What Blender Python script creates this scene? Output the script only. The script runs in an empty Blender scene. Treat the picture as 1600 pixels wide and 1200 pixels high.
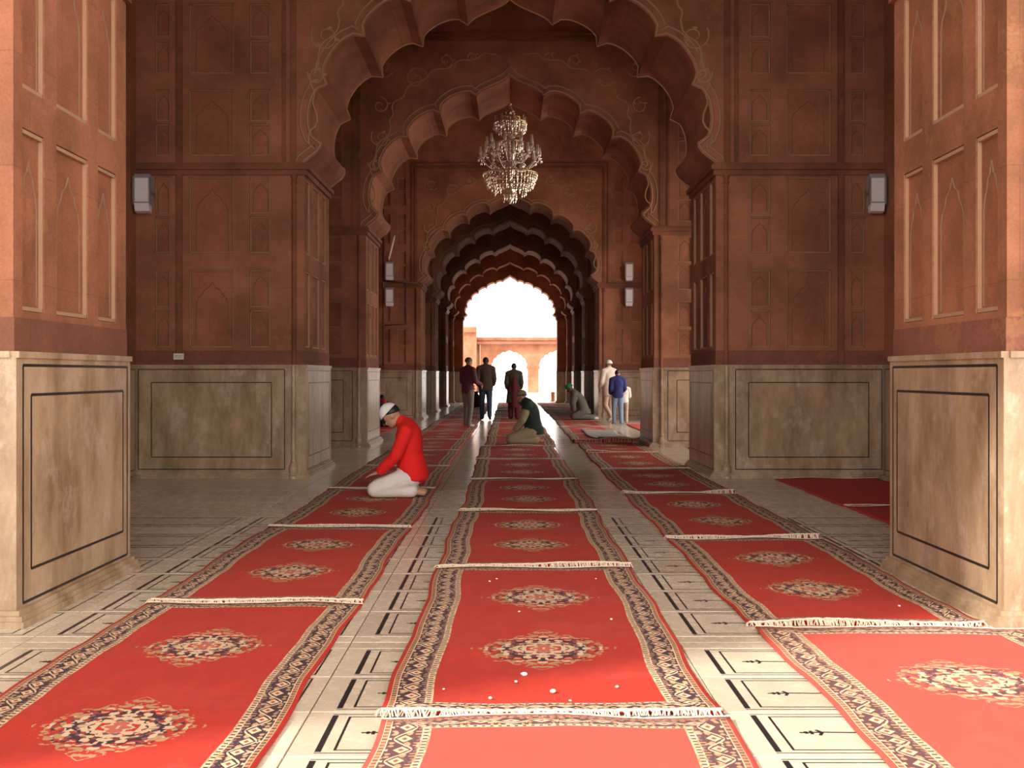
import bpy, bmesh, math, random
from mathutils import Vector, Matrix
from mathutils.geometry import tessellate_polygon
PI = math.pi
random.seed(7)
scn = bpy.context.scene
C = scn.collection
VX, VY, FPX, EYE = 797.0, 585.0, 1680.0, 1.35      # vanishing point, focal length (px), eye height

# ------------------------------------------------------------------ camera
cam = bpy.data.cameras.new('camera')
cam.sensor_width = 36.0
cam.lens = FPX / 1600 * 36
cam.shift_x = (800 - VX) / 1600
cam.shift_y = -(600 - VY) / 1600
cam.clip_start = 0.05; cam.clip_end = 500
camo = bpy.data.objects.new('camera', cam); C.objects.link(camo)
camo.location = (0, 0, EYE); camo.rotation_euler = (PI / 2, 0, 0)
scn.camera = camo
# ------------------------------------------------------------------ sky, exposure
w = bpy.data.worlds.new('sky'); scn.world = w; w.use_nodes = True
bg = w.node_tree.nodes['Background']
bg.inputs[0].default_value = (1.0, 0.955, 0.895, 1); bg.inputs[1].default_value = 4.2
scn.view_settings.view_transform = 'Standard'; scn.view_settings.look = 'None'
scn.view_settings.exposure = 0.0; scn.view_settings.gamma = 1.0
scn.view_settings.use_curve_mapping = False

def portal(loc, rot, sx, sy):
    l = bpy.data.lights.new('sky_portal', 'AREA'); l.shape = 'RECTANGLE'; l.size = sx; l.size_y = sy
    l.cycles.is_portal = True
    o = bpy.data.objects.new('sky_portal', l); C.objects.link(o); o.location = loc; o.rotation_euler = rot
SIDE = []      # courtyard openings of the right wall: y0, y1, top
SIDE = [(16.8, 19.5, 5.2), (24.0, 30.3, 6.9)]
portal((0, 5.7, 4.3), (-PI / 2, 0, PI), 5.4, 8.6) if False else portal((0, 5.7, 4.3), (PI / 2, 0, 0), 5.4, 8.6)
portal((0, 52.5, 3.1), (-PI / 2, 0, 0), 4.6, 6.2)
for a, b, t in SIDE:
    portal((5.6, (a + b) / 2, t / 2), (0, PI / 2, 0), t, b - a)
sun = bpy.data.lights.new('sun', 'SUN'); sun.energy = 6.5; sun.angle = 0.04; sun.color = (1, .95, .86)
suno = bpy.data.objects.new('sun', sun); C.objects.link(suno)
suno.rotation_euler = Vector((0.87, 0.49, -0.70)).to_track_quat('-Z', 'Y').to_euler()

# ------------------------------------------------------------------ helpers
def tag(o, label=None, cat=None, group=None, kind=None):
    if label: o['label'] = label
    if cat: o['category'] = cat
    if group: o['group'] = group
    if kind: o['kind'] = kind
    return o
def link(name, me, mat=None, parent=None):
    o = bpy.data.objects.new(name, me); C.objects.link(o)
    if mat and me and len(me.materials) == 0: me.materials.append(mat)
    if parent: o.parent = parent
    return o
def empty(name, loc=(0, 0, 0), rz=0, s=1):
    o = bpy.data.objects.new(name, None); C.objects.link(o)
    o.location = loc; o.rotation_euler = (0, 0, rz); o.scale = (s, s, s); o.empty_display_size = .1
    return o
class MB:
    def __init__(s): s.v = []; s.f = []
    def box(s, x0, x1, y0, y1, z0, z1, fn=None):
        n = len(s.v)
        P = [(x, y, z) for z in (z0, z1) for y in (y0, y1) for x in (x0, x1)]
        s.v += [fn(*p) if fn else p for p in P]
        s.f += [[n + i for i in q] for q in ((0, 2, 3, 1), (4, 5, 7, 6), (0, 1, 5, 4), (2, 6, 7, 3), (0, 4, 6, 2), (1, 3, 7, 5))]
    def slab(s, loops, fn, t0, t1):
        """loops: outer (+holes) of 2-D points; fn(u, v, t) -> xyz; a solid between t0 and t1"""
        tris = tessellate_polygon([[Vector((p[0], p[1], 0)) for p in L] for L in loops])
        flat = [p for L in loops for p in L]
        n = len(s.v); m = len(flat)
        s.v += [fn(p[0], p[1], t0) for p in flat] + [fn(p[0], p[1], t1) for p in flat]
        for t in tris:
            s.f.append([n + i for i in t]); s.f.append([n + m + i for i in reversed(t)])
        k = 0
        for L in loops:
            for i in range(len(L)):
                j = (i + 1) % len(L)
                s.f.append([n + k + i, n + k + j, n + m + k + j, n + m + k + i])
            k += len(L)
    def tube(s, pts, r, seg=8, closed=False, cap=True):
        pts = [Vector(p) for p in pts]; N = len(pts); n0 = len(s.v)
        rr = r if isinstance(r, (list, tuple)) else [r] * N
        up = None
        for i, p in enumerate(pts):
            if closed: d = pts[(i + 1) % N] - pts[i - 1]
            else: d = pts[min(i + 1, N - 1)] - pts[max(i - 1, 0)]
            d.normalize() if d.length > 1e-9 else None
            if up is None: up = Vector((0, 0, 1)) if abs(d.z) < .9 else Vector((0, 1, 0))
            a = d.cross(up)
            if a.length < 1e-6: a = d.orthogonal()
            a.normalize(); b = a.cross(d).normalized(); up = b
            for k in range(seg):
                t = 2 * PI * k / seg
                s.v.append(tuple(p + a * (math.cos(t) * rr[i]) + b * (math.sin(t) * rr[i])))
        M = N if closed else N - 1
        for i in range(M):
            j = (i + 1) % N
            for k in range(seg):
                l = (k + 1) % seg
                s.f.append([n0 + i * seg + k, n0 + i * seg + l, n0 + j * seg + l, n0 + j * seg + k])
        if cap and not closed:
            s.f.append([n0 + k for k in range(seg)][::-1]); s.f.append([n0 + (N - 1) * seg + k for k in range(seg)])
    def lathe(s, prof, c=(0, 0, 0), seg=14):
        n0 = len(s.v); N = len(prof)
        for r, z in prof:
            for k in range(seg):
                t = 2 * PI * k / seg
                s.v.append((c[0] + r * math.cos(t), c[1] + r * math.sin(t), c[2] + z))
        for i in range(N - 1):
            for k in range(seg):
                l = (k + 1) % seg
                s.f.append([n0 + i * seg + k, n0 + i * seg + l, n0 + (i + 1) * seg + l, n0 + (i + 1) * seg + k])
        s.f.append([n0 + k for k in range(seg)][::-1]); s.f.append([n0 + (N - 1) * seg + k for k in range(seg)])
    def ell(s, c, rad, M=None, seg=14, rings=9):
        c = Vector(c); n0 = len(s.v); M = M or Matrix.Identity(3)
        s.v.append(tuple(c + M @ Vector((0, 0, -rad[2]))))
        for i in range(1, rings):
            t = -PI / 2 + PI * i / rings
            for k in range(seg):
                a = 2 * PI * k / seg
                s.v.append(tuple(c + M @ Vector((rad[0] * math.cos(t) * math.cos(a), rad[1] * math.cos(t) * math.sin(a), rad[2] * math.sin(t)))))
        s.v.append(tuple(c + M @ Vector((0, 0, rad[2]))))
        e = len(s.v) - 1
        for k in range(seg):
            l = (k + 1) % seg
            s.f.append([n0, n0 + 1 + l, n0 + 1 + k])
            for i in range(rings - 2):
                a = n0 + 1 + i * seg
                s.f.append([a + k, a + l, a + seg + l, a + seg + k])
            a = n0 + 1 + (rings - 2) * seg
            s.f.append([e, a + k, a + l])
    def cap(s, p0, p1, r0, r1, seg=12):
        """tapered capsule"""
        p0 = Vector(p0); p1 = Vector(p1); d = p1 - p0; L = d.length
        if L < 1e-6: return s.ell(p0, (r0, r0, r0))
        d /= L; pts = []; rr = []
        for a in (80, 55, 30): pts.append(p0 - d * r0 * math.sin(math.radians(a))); rr.append(r0 * math.cos(math.radians(a)))
        for k in range(5): pts.append(p0 + d * L * k / 4); rr.append(r0 + (r1 - r0) * k / 4)
        for a in (30, 55, 80): pts.append(p1 + d * r1 * math.sin(math.radians(a))); rr.append(r1 * math.cos(math.radians(a)))
        s.tube(pts, rr, seg)
    def mesh(s, name, smooth=False):
        me = bpy.data.meshes.new(name)
        me.from_pydata([tuple(v) for v in s.v], [], s.f)
        bm = bmesh.new(); bm.from_mesh(me); bmesh.ops.recalc_face_normals(bm, faces=bm.faces); bm.to_mesh(me); bm.free()
        if smooth:
            for p in me.polygons: p.use_smooth = True
        me.validate(); me.update()
        return me
    def build(s, name, mat, parent=None, smooth=False):
        return link(name, s.mesh(name, smooth), mat, parent)

# ------------------------------------------------------------------ node helpers
class NT:
    def __init__(s, name):
        s.m = bpy.data.materials.new(name); s.m.use_nodes = True
        s.n = s.m.node_tree.nodes; s.l = s.m.node_tree.links
        s.b = s.n['Principled BSDF']
    def new(s, t, **k):
        n = s.n.new(t)
        for a, b in k.items(): setattr(n, a, b)
        return n
    def put(s, sock, v):
        if hasattr(v, 'links') or isinstance(v, bpy.types.NodeSocket): s.l.new(v, sock)
        else: sock.default_value = v
    def math(s, op, a, b=0.0, c=0.0):
        n = s.new('ShaderNodeMath', operation=op); s.put(n.inputs[0], a); s.put(n.inputs[1], b)
        if op in ('MULTIPLY_ADD', 'COMPARE', 'SMOOTH_MIN'): s.put(n.inputs[2], c)
        return n.outputs[0]
    def lt(s, a, b): return s.math('LESS_THAN', a, b)
    def gt(s, a, b): return s.math('GREATER_THAN', a, b)
    def mul(s, a, b): return s.math('MULTIPLY', a, b)
    def add(s, a, b): return s.math('ADD', a, b)
    def sub(s, a, b): return s.math('SUBTRACT', a, b)
    def between(s, a, lo, hi): return s.mul(s.gt(a, lo), s.lt(a, hi))
    def mix(s, f, a, b, mode='MIX'):
        n = s.new('ShaderNodeMix', data_type='RGBA', blend_type=mode)
        s.put(n.inputs[0], f)
        s.put(n.inputs[6], a if not isinstance(a, tuple) else (*a[:3], 1)); s.put(n.inputs[7], b if not isinstance(b, tuple) else (*b[:3], 1))
        return n.outputs[2]
    def coord(s, kind='Object'): return s.new('ShaderNodeTexCoord').outputs[kind]
    def noise(s, vec, scale, detail=4, rough=.6, stretch=None):
        if stretch:
            m = s.new('ShaderNodeMapping'); s.l.new(vec, m.inputs[0]); m.inputs['Scale'].default_value = stretch; vec = m.outputs[0]
        n = s.new('ShaderNodeTexNoise'); s.l.new(vec, n.inputs['Vector']); n.inputs['Scale'].default_value = scale
        n.inputs['Detail'].default_value = detail; n.inputs['Roughness'].default_value = rough
        return n.outputs[0]
    def ramp(s, v, stops, interp='LINEAR'):
        n = s.new('ShaderNodeValToRGB'); n.color_ramp.interpolation = interp; s.put(n.inputs[0], v)
        e = n.color_ramp.elements
        while len(e) < len(stops): e.new(.5)
        for i, (p, c) in enumerate(stops):
            e[i].position = p; e[i].color = (*c, 1) if len(c) == 3 else c
        return n.outputs[0]
    def bump(s, h, strength=.3, dist=.01):
        n = s.new('ShaderNodeBump'); s.put(n.inputs['Height'], h); n.inputs['Strength'].default_value = strength
        n.inputs['Distance'].default_value = dist; s.l.new(n.outputs[0], s.b.inputs['Normal'])
    def done(s, col=None, rough=None, **k):
        if col is not None: s.put(s.b.inputs['Base Color'], (*col, 1) if isinstance(col, tuple) and len(col) == 3 else col)
        if rough is not None: s.put(s.b.inputs['Roughness'], rough)
        for a, v in k.items(): s.put(s.b.inputs[a.replace('_', ' ')], v)
        return s.m
def lin(r, g, b):
    f = lambda c: (c / 255 / 12.92) if c / 255 <= .04045 else ((c / 255 + .055) / 1.055) ** 2.4
    return (f(r), f(g), f(b))
def plain(name, col, rough=.7, metal=0, nscale=30, var=.12):
    n = NT(name); v = n.coord()
    t = n.noise(v, nscale, 3)
    c = n.mix(t, tuple(x * (1 - var) for x in col), tuple(min(1, x * (1 + var)) for x in col))
    return n.done(c, rough, Metallic=metal)

def stone_mat(name, base, blocks=.5, rough=.9, grime=1.0):
    n = NT(name); v = n.coord()
    sep = n.new('ShaderNodeSeparateXYZ'); n.l.new(v, sep.inputs[0])
    cx = n.new('ShaderNodeCombineXYZ')
    n.put(cx.inputs[0], n.add(sep.outputs[0], sep.outputs[1])); n.put(cx.inputs[1], sep.outputs[2])
    br = n.new('ShaderNodeTexBrick'); n.l.new(cx.outputs[0], br.inputs['Vector'])
    br.inputs['Scale'].default_value = 1.0; br.inputs['Brick Width'].default_value = .95; br.inputs['Row Height'].default_value = .62
    br.inputs['Mortar Size'].default_value = .003; br.inputs['Mortar Smooth'].default_value = .3; br.inputs['Bias'].default_value = -.45
    d = tuple(x * y for x, y in zip(base, (.62, .66, .80))); l = tuple(min(1, x * y) for x, y in zip(base, (1.1, 1.12, 1.1)))
    n.put(br.inputs['Color1'], (*l, 1)); n.put(br.inputs['Color2'], (*d, 1)); n.put(br.inputs['Mortar'], (*[x * .5 for x in base], 1))
    big = n.noise(v, .9, 5, .65)
    c = n.mix(blocks, (*base, 1), br.outputs[0])
    c = n.mix(n.ramp(big, [(.38, (0, 0, 0)), (.62, (1, 1, 1))]), n.mix(.58 * grime, c, (.10, .058, .028)), c)
    och = n.noise(v, 1.7, 6, .7)
    c = n.mix(n.mul(n.gt(och, .61), .3), c, (.38, .22, .10))
    g = n.noise(v, 55, 3, .7)
    c = n.mix(.35, c, n.ramp(g, [(.3, (.25, .12, .08)), (.7, (.75, .42, .32))]), 'OVERLAY')
    n.bump(n.noise(v, 28, 6, .7), .25, .012)
    n.b.inputs['Specular IOR Level'].default_value = .18
    return n.done(c, rough)
def marble_mat(name, base, rough=.3, dirt=.6, streak=True, rnd=0.0, vein=.35):
    n = NT(name); v = n.coord()
    a = n.noise(v, 2.2, 7, .7, (1.4, 1.4, .45) if streak else None)
    b = n.noise(v, 9, 5, .7, (1.5, 1.5, .35) if streak else None)
    dk = tuple(x * y for x, y in zip(base, (.42, .34, .26)))
    f = n.ramp(a, [(.36, (1, 1, 1)), (.60, (0, 0, 0))])
    c = n.mix(n.mul(f, dirt), base, dk)
    c = n.mix(n.mul(n.ramp(b, [(.55, (0, 0, 0)), (.75, (1, 1, 1))]), .4), c, tuple(min(1, x * 1.25) for x in base))
    if streak:
        cl = n.noise(v, 4.2, 8, .78, (1, 1, .7)); c = n.mix(n.mul(n.ramp(cl, [(.52, (0, 0, 0)), (.64, (1, 1, 1))]), .38), c, (.66, .54, .44))
    wv = n.noise(v, 3.1, 10, .78)
    c = n.mix(n.mul(n.between(wv, .495, .507), vein), c, tuple(x * .4 for x in base))
    if rnd:
        oi = n.new('ShaderNodeObjectInfo')
        c = n.mix(rnd, c, n.mix(oi.outputs['Random'], (.30, .28, .26), (.95, .93, .90)), 'OVERLAY')
    r = n.math('MULTIPLY_ADD', b, .35, rough - .1)
    n.bump(n.noise(v, 14, 4, .6), .06, .01)
    return n.done(c, r)
M = {}
RED = (.40, .190, .116)
M['stone'] = stone_mat('red_sandstone', RED)
M['stone_panel'] = stone_mat('red_sandstone_panel', (.395, .178, .106), .35)
M['stone_dark'] = stone_mat('dark_sandstone', (.26, .12, .09), .5)
M['stone_line'] = plain('weathered_sandstone_edge', (.40, .235, .14), .8)
M['engraved'] = plain('engraved_outline', (.22, .12, .075), .85)
M['moulding'] = stone_mat('grimy_sandstone_moulding', (.30, .13, .08), .1, .7, 1.4)
M['marble'] = marble_mat('stained_marble', (.47, .335, .21), .26, .8)
M['floor'] = marble_mat('floor_marble', (.60, .51, .39), .19, .24, False, .18, .10)
M['floor_far'] = marble_mat('floor_marble_far', (.58, .49, .38), .13, .25, False, 0, .05)
M['joint'] = plain('floor_joint', (.10, .085, .07), .9)
M['inlay'] = plain('black_marble_inlay', (.02, .018, .018), .35)
M['ochre'] = plain('ochre_relief', (.42, .25, .11), .8)
M['vault'] = stone_mat('vault_plaster', (.36, .15, .10), .2)
M['pave'] = marble_mat('courtyard_paving', (.80, .74, .66), .6, .2, False)

# ------------------------------------------------------------------ floor
XW, H, WALLX = 4.87, 9.6, 4.87
fl = MB(); fl.box(-9, 9, -3.0, 5.8, -.12, -.03); fl.box(-4.9, 5.9, 5.8, 52.6, -.12, -.03)
floor = fl.build('floor', M['joint']); tag(floor, 'inlaid white marble floor slabs running down the arcade', kind='structure')
XE = [-7.4, -5.75, -4.1, -2.45, -.80, .85, 2.50, 4.15, 5.8]
def in_pier(x0, x1, y0, y1): return False
rows = [3.36 - .5 * k for k in range(7, 0, -1)]
ROWS = []
y = .25
while y < 5.2: ROWS.append((y, y + .5, True)); y += .5
for a, b in ((5.25, 5.60),): pass
ROWS = [(.30 + .5 * k, .80 + .5 * k, True) for k in range(10)]           # up to 5.30
ROWS.append((5.30, 5.42, False)); ROWS.append((5.42, 5.54, False))
ROWS += [(5.54 + .58 * k, 6.12 + .58 * k, True) for k in range(12)]       # up to 12.5
def tile_mesh(L, D):
    m = MB(); g = .003; b = .002
    m.box(g, L - g, g, D - g, -.03, -b)
    n = len(m.v)
    m.v += [(g, g, -b), (L - g, g, -b), (L - g, D - g, -b), (g, D - g, -b), (g + b, g + b, 0), (L - g - b, g + b, 0), (L - g - b, D - g - b, 0), (g + b, D - g - b, 0)]
    m.f += [[n, n + 1, n + 5, n + 4], [n + 1, n + 2, n + 6, n + 5], [n + 2, n + 3, n + 7, n + 6], [n + 3, n, n + 4, n + 7], [n + 4, n + 5, n + 6, n + 7]]
    me = m.mesh('floor_slab'); me.materials.append(M['floor']); return me
def frame_mesh(L, D):
    m = MB(); z0, z1 = -.001, .0012
    def ln(x0, x1, y0, y1): m.box(x0, x1, y0, y1, z0, z1)
    ln(.100, .122, .045, D - .045)                         # broad bar at the head
    ln(.165, .174, .065, D - .065); ln(L - .15, L - .141, .065, D - .065)
    ln(.165, L - .141, .060, .066); ln(.165, L - .141, D - .066, D - .060)
    ln(.10, L - .08, .030, .034); ln(.10, L - .08, D - .034, D - .030); ln(L - .08, L - .072, .03, D - .03)
    me = m.mesh('inlay_frame'); me.materials.append(M['inlay']); return me
def motif_mesh(L, D):
    m = MB(); z0, z1 = -.001, .0014; cy = D / 2
    def strip(pts, w):
        for (xa, ya), (xb, yb) in zip(pts, pts[1:]):
            dx, dy = xb - xa, yb - ya; l = math.hypot(dx, dy) or 1; nx, ny = -dy / l * w, dx / l * w
            n = len(m.v)
            for z in (z0, z1): m.v += [(xa + nx, ya + ny, z), (xa - nx, ya - ny, z), (xb - nx, yb - ny, z), (xb + nx, yb + ny, z)]
            m.f += [[n + i for i in q] for q in ((3, 2, 1, 0), (4, 5, 6, 7), (0, 1, 5, 4), (1, 2, 6, 5), (2, 3, 7, 6), (3, 0, 4, 7))]
    strip([(.24, cy), (.34, cy + .004), (.44, cy), (.52, cy + .01)], .0045)
    strip([(.31, cy - .03), (.325, cy), (.31, cy + .03)], .006)
    strip([(.265, cy - .012), (.265, cy + .012)], .006); strip([(.285, cy - .018), (.285, cy + .018)], .006)
    strip([(.52, cy + .01), (.56, cy + .045), (.60, cy + .06)], .004); strip([(.52, cy + .01), (.57, cy - .03), (.62, cy - .06), (.68, cy - .065)], .004)
    strip([(.585, cy + .04), (.60, cy + .075)], .006)
    strip([(.68, cy - .065), (.76, cy - .02), (.84, cy)], .004); strip([(.60, cy + .06), (.72, cy + .04), (.84, cy), (1.1, cy)], .004)
    me = m.mesh('inlay_sprig'); me.materials.append(M['inlay']); return me
cache = {}
def tiles():
    for (y0, y1, fr) in ROWS:
        D = round(y1 - y0, 3)
        for i in range(len(XE) - 1):
            x0, x1 = XE[i], XE[i + 1]
            if y0 > 5.4:
                if i == 0 or i == 7 and False: continue
                x0 = max(x0, -WALLX); x1 = min(x1, 5.0)
            if i in (0, 7) and y0 < 2: continue
            L = round(x1 - x0, 3)
            if L < .2: continue
            k = (L, D)
            if k not in cache: cache[k] = (tile_mesh(L, D), frame_mesh(L, D) if D > .2 and L > 1.5 else None, motif_mesh(L, D) if D > .2 and L > 1.5 else None)
            t = link('floor_slab', cache[k][0], None, floor); t.location = (x0, y0, random.uniform(-.0008, .0004))
            if fr and cache[k][1] and i in (2, 3, 4, 5, 6) and 2.5 < y0 < 9.8:
                f = link('inlay_frame', cache[k][1], None, t)
                if y0 < 9: link('inlay_sprig', cache[k][2], None, t)
tiles()
m = MB(); y = ROWS[-1][1]
while y < 52.5:
    y2 = min(y + .58, 52.6)
    for i in range(1, len(XE) - 1):
        x0 = max(XE[i], -WALLX); x1 = min(XE[i + 1], 5.0)
        m.box(x0 + .004, x1 - .004, y + .005, y2 - .005, -.03, 0)
    y = y2
o = m.build('floor_slab', M['floor_far'], floor); tag(o, kind='stuff')

# ------------------------------------------------------------------ arches
def arch_half(hw, rise, fine=False):
    """right half of the cusped outline, from the springing (hw,0) to the apex (0,rise)"""
    if not fine:
        cus = [(2.44, .33), (2.36, 1.08), (1.88, 1.70), (1.29, 2.15), (.62, 2.47)]
    else:
        cus = [(2.46, .30), (2.42, .80), (2.18, 1.28), (1.80, 1.70), (1.32, 2.05), (.80, 2.33), (.42, 2.47)]
    sx, sz = hw / 2.68, rise / 2.85
    pts = [(2.68, 0), (2.66, .07), (2.58, .13), (2.49, .20), (2.445, .27)]
    for a, b in zip(cus, cus[1:]):
        (x0, z0), (x1, z1) = a, b
        L = math.hypot(x1 - x0, z1 - z0); nx, nz = (z1 - z0) / L, -(x1 - x0) / L
        if nx * (x0) + nz * (z0 - .5) < 0: nx, nz = -nx, -nz
        s = .27 * L; n = 9
        pts.append(a)
        for k in range(1, n):
            t = k / n; h = s * math.sqrt(max(0, 1 - (2 * t - 1) ** 2)) ** .9 * (1 if x0 > 2.4 else 1)
            pts.append((x0 + (x1 - x0) * t + nx * h, z0 + (z1 - z0) * t + nz * h))
    p0 = Vector(cus[-1]); p1 = Vector((p0.x * .88, p0.y + .17)); p2 = Vector((.16, 2.68)); p3 = Vector((0, 2.85))
    for k in range(0, 10):
        t = k / 9; q = p0 * (1 - t) ** 3 + p1 * 3 * t * (1 - t) ** 2 + p2 * 3 * t * t * (1 - t) + p3 * t ** 3
        pts.append((q.x, q.y))
    pts[-1] = (0, 2.85)
    return [(x * sx, z * sz) for x, z in pts]
def offset(pts, d):
    out = []
    for i, (x, z) in enumerate(pts):
        a = pts[max(i - 1, 0)]; b = pts[min(i + 1, len(pts) - 1)]
        tx, tz = b[0] - a[0], b[1] - a[1]; l = math.hypot(tx, tz) or 1
        nx, nz = tz / l, -tx / l
        out.append((max(0, x + nx * d) if i < len(pts) - 1 else 0, z + (nz * d if i < len(pts) - 1 else d * 1.6)))
    return out
SP = 4.04
COLS = [(3.125, 3.39, True), (3.60, 4.18, False), (4.43, 4.62, True)]
ZROWS = [(1.70, 2.71), (2.93, 3.92), (4.20, 5.06), (5.27, 6.18), (6.42, 7.25)]
def niche(u0, u1, v0, v1, big):
    """outline of a cusped niche engraved on a panel"""
    c = (u0 + u1) / 2; hw = (u1 - u0) * .36; z0 = v0 + (v1 - v0) * .04; zt = v1 - (v1 - v0) * .2; zs = v0 + (v1 - v0) * .52
    r = []
    seq = [(1, 0), (1, .5), (.97, .62), (1.0, .70), (.86, .80), (.62, .86), (.50, .93), (.22, .97), (0, 1.06)]
    zz = lambda t: z0 + (zt - z0) * t
    left = [(c - hw * a, zz(b)) for a, b in seq]; right = [(c + hw * a, zz(b)) for a, b in seq[::-1][1:]]
    return left + right
def arcade(d0, d1, hw=2.68, spring=SP, rise=2.85, detail=2, fine=False, panels=True, label='', xw=XW, h=H, ring=None):
    """one transverse arch wall with its two piers; root mesh = the core masonry"""
    sk = .06
    half = arch_half(hw, rise, fine)
    arch = [(-x, spring + z) for x, z in half] + [(x, spring + z) for x, z in half[::-1][1:]]
    outer = [(-xw, 0), (-hw - .05, 0), (-hw - .05, spring - .001)] + arch + [(hw + .05, spring - .001), (hw + .05, 0), (xw, 0), (xw, h), (-xw, h)]
    m = MB(); m.slab([outer], lambda u, v, t: (u, t, v), d0 + sk, d1)
    root = m.build('wall_arcade', M['stone']); tag(root, label, kind='structure')
    # facing skin on the near side, cut for the recessed panels
    outer = [(-xw, 0), (-hw, 0), (-hw, spring)] + arch[1:-1] + [(hw, spring), (hw, 0), (xw, 0), (xw, h), (-xw, h)]
    holes = []; plist = []
    if panels:
        for s in (-1, 1):
            for (a, b, small) in COLS:
                for (z0, z1) in ZROWS:
                    if z1 > h - .2: continue
                    u0, u1 = (a, b) if s > 0 else (-b, -a)
                    if small:
                        zm = (z0 + z1) / 2
                        for (p, q) in ((z0, zm - .02), (zm + .02, z1)): plist.append((u0, u1, p, q, small))
                    else: plist.append((u0, u1, z0, z1, small))
        holes = [[(a, c), (a, d), (b, d), (b, c)] for a, b, c, d, _ in plist]
    m = MB(); m.slab([outer] + holes, lambda u, v, t: (u, t, v), d0, d0 + sk)
    m.build('stone_facing', M['stone'], root)
    for (a, b, c, d, small) in plist:
        m = MB(); g = .004
        m.slab([[(a + g, c + g), (b - g, c + g), (b - g, d - g), (a + g, d - g)]], lambda u, v, t: (u, t, v), d0 + .042, d0 + sk + .01)
        q = m.build('recessed_panel', M['stone_panel'], root)
        m = MB(); m.tube([(u, d0 + .041, v) for u, v in niche(a, b, c, d, True)], .006, 4); m.build('niche_outline', M['engraved'], q)
        m = MB()
        for (x0, x1, z0, z1) in ((a, b, c, c + .018), (a, b, d - .018, d), (a, a + .018, c, d), (b - .018, b, c, d)):
            m.box(x0 + g, x1 - g, d0 + .012, d0 + .045, z0 + g, z1 - g)
        m.build('panel_edge', M['stone_line'], q)
    # arch rim: raised moulding following the cusps, near side
    for dd, w_, mat in ((.035, .016, 'stone_line'), (.13, .014, 'stone_line')) if detail > 0 else ((.035, .02, 'stone_line'),):
        off = offset(half, dd)
        path = [(-x, d0 - .004, spring + z) for x, z in off] + [(x, d0 - .004, spring + z) for x, z in off[::-1][1:]]
        m = MB(); m.tube(path, w_, 5); m.build('arch_rim', M[mat], root, True)
    path = [(-x, d1 - .03, spring + z) for x, z in offset(half, .0)] + [(x, d1 - .03, spring + z) for x, z in offset(half, .0)[::-1][1:]]
    m = MB(); m.tube(path, .016, 5); m.build('arch_rim', M['stone_line'], root, True)
    for s in (-1, 1):
        # purple-brown course above the dado
        m = MB()
        a, b = sorted((s * hw, s * xw)); m.box(a + (.0005 if s > 0 else 0), b - (.0005 if s < 0 else 0), d0 - .008, d0, 1.47, 1.66)
        m.build('stone_course', M['stone_dark'], root)
        # impost cornice across the front and along the jamb
        m = MB(); a, b = sorted((s * (hw - .07), s * xw))
        for (z0, z1, p) in ((spring - .10, spring - .03, .035), (spring - .03, spring + .03, .07), (spring + .03, spring + .06, .045)):
            a, b = sorted((s * (hw - p), s * xw))
            m.box(a, b, d0 - p, d0 + .01, z0, z1)
            a, b = sorted((s * (hw - p), s * (hw + .06)))
            m.box(a, b, d0 + .01, d1 + p * .5, z0, z1)
        m.build('impost_cornice', M['moulding'], root)
        # jamb skin (faces the aisle) with three recessed panels per tier
        T = d1 - d0 - sk
        cols = [(d0 + sk + T * f0, d0 + sk + T * f1) for f0, f1 in ((.03, .20), (.30, .59), (.69, .89))]
        jp = []
        if detail > 0:
            for a, b in cols:
                for z0, z1 in ZROWS:
                    if z1 < spring - .08: jp.append((a, b, z0, z1))
                    elif z0 < spring - .6: jp.append((a, b, z0, spring - .2))
        fn = lambda u, v, t: (s * (hw + t), u, v)
        m = MB(); m.slab([[(d0 + sk, 0), (d1, 0), (d1, spring - .002), (d0 + sk, spring - .002)]] + [[(a, c), (a, d), (b, d), (b, c)] for a, b, c, d in jp], fn, 0, .05)
        m.build('stone_facing', M['stone'], root)
        for (a, b, c, d) in jp:
            m = MB(); g = .004
            m.slab([[(a + g, c + g), (b - g, c + g), (b - g, d - g), (a + g, d - g)]], fn, .032, .055)
            q = m.build('recessed_panel', M['stone_panel'], root)
            m = MB(); m.tube([(s * (hw + .031), u, v) for u, v in niche(a, b, c, d, True)], .006, 4); m.build('niche_outline', M['engraved'], q)
            m = MB()
            for (x0, x1, z0, z1) in ((a, b, c, c + .03), (a, b, d - .03, d), (a, a + .012, c, d), (b - .012, b, c, d)):
                n = len(m.v); m.box(0, .026, x0 + g, x1 - g, z0 + g, z1 - g, lambda x, y, z: (s * (hw + .034 - x), y, z))
            m.build('panel_edge', M['stone_line'], q)
        m = MB(); m.box(0, .008, d0 - .008, d1, 1.47, 1.66, lambda x, y, z: (s * (hw - x), y, z)); m.build('stone_course', M['stone_dark'], root)
        # marble dado: front and jamb, with base
        for face in ('front', 'jamb'):
            if face == 'front':
                U0, U1 = hw, xw; fn2 = lambda u, v, t: (s * u, d0 - t, v)
            else:
                U0, U1 = d0 - .03, d1; fn2 = lambda u, v, t: (s * (hw - t), u, v)
            m = MB()
            for v0, v1, t in ((0, 1.44, .03), (1.44, 1.475, .045)): m.slab([[(U0, v0), (U1, v0), (U1, v1), (U0, v1)]], fn2, 0, t)
            q = m.build('marble_dado', M['marble'], root)
            m = MB()
            for v0, v1, t in ((0, .035, .10), (.035, .06, .085), (.06, .085, .06)): ua = U0 + .0005 if face == 'front' else U0 - t + .03; m.slab([[(ua, v0), (U1, v0), (U1, v1), (ua, v1)]], fn2, 0, t)
            m.build('plinth', M['marble'], q)
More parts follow.
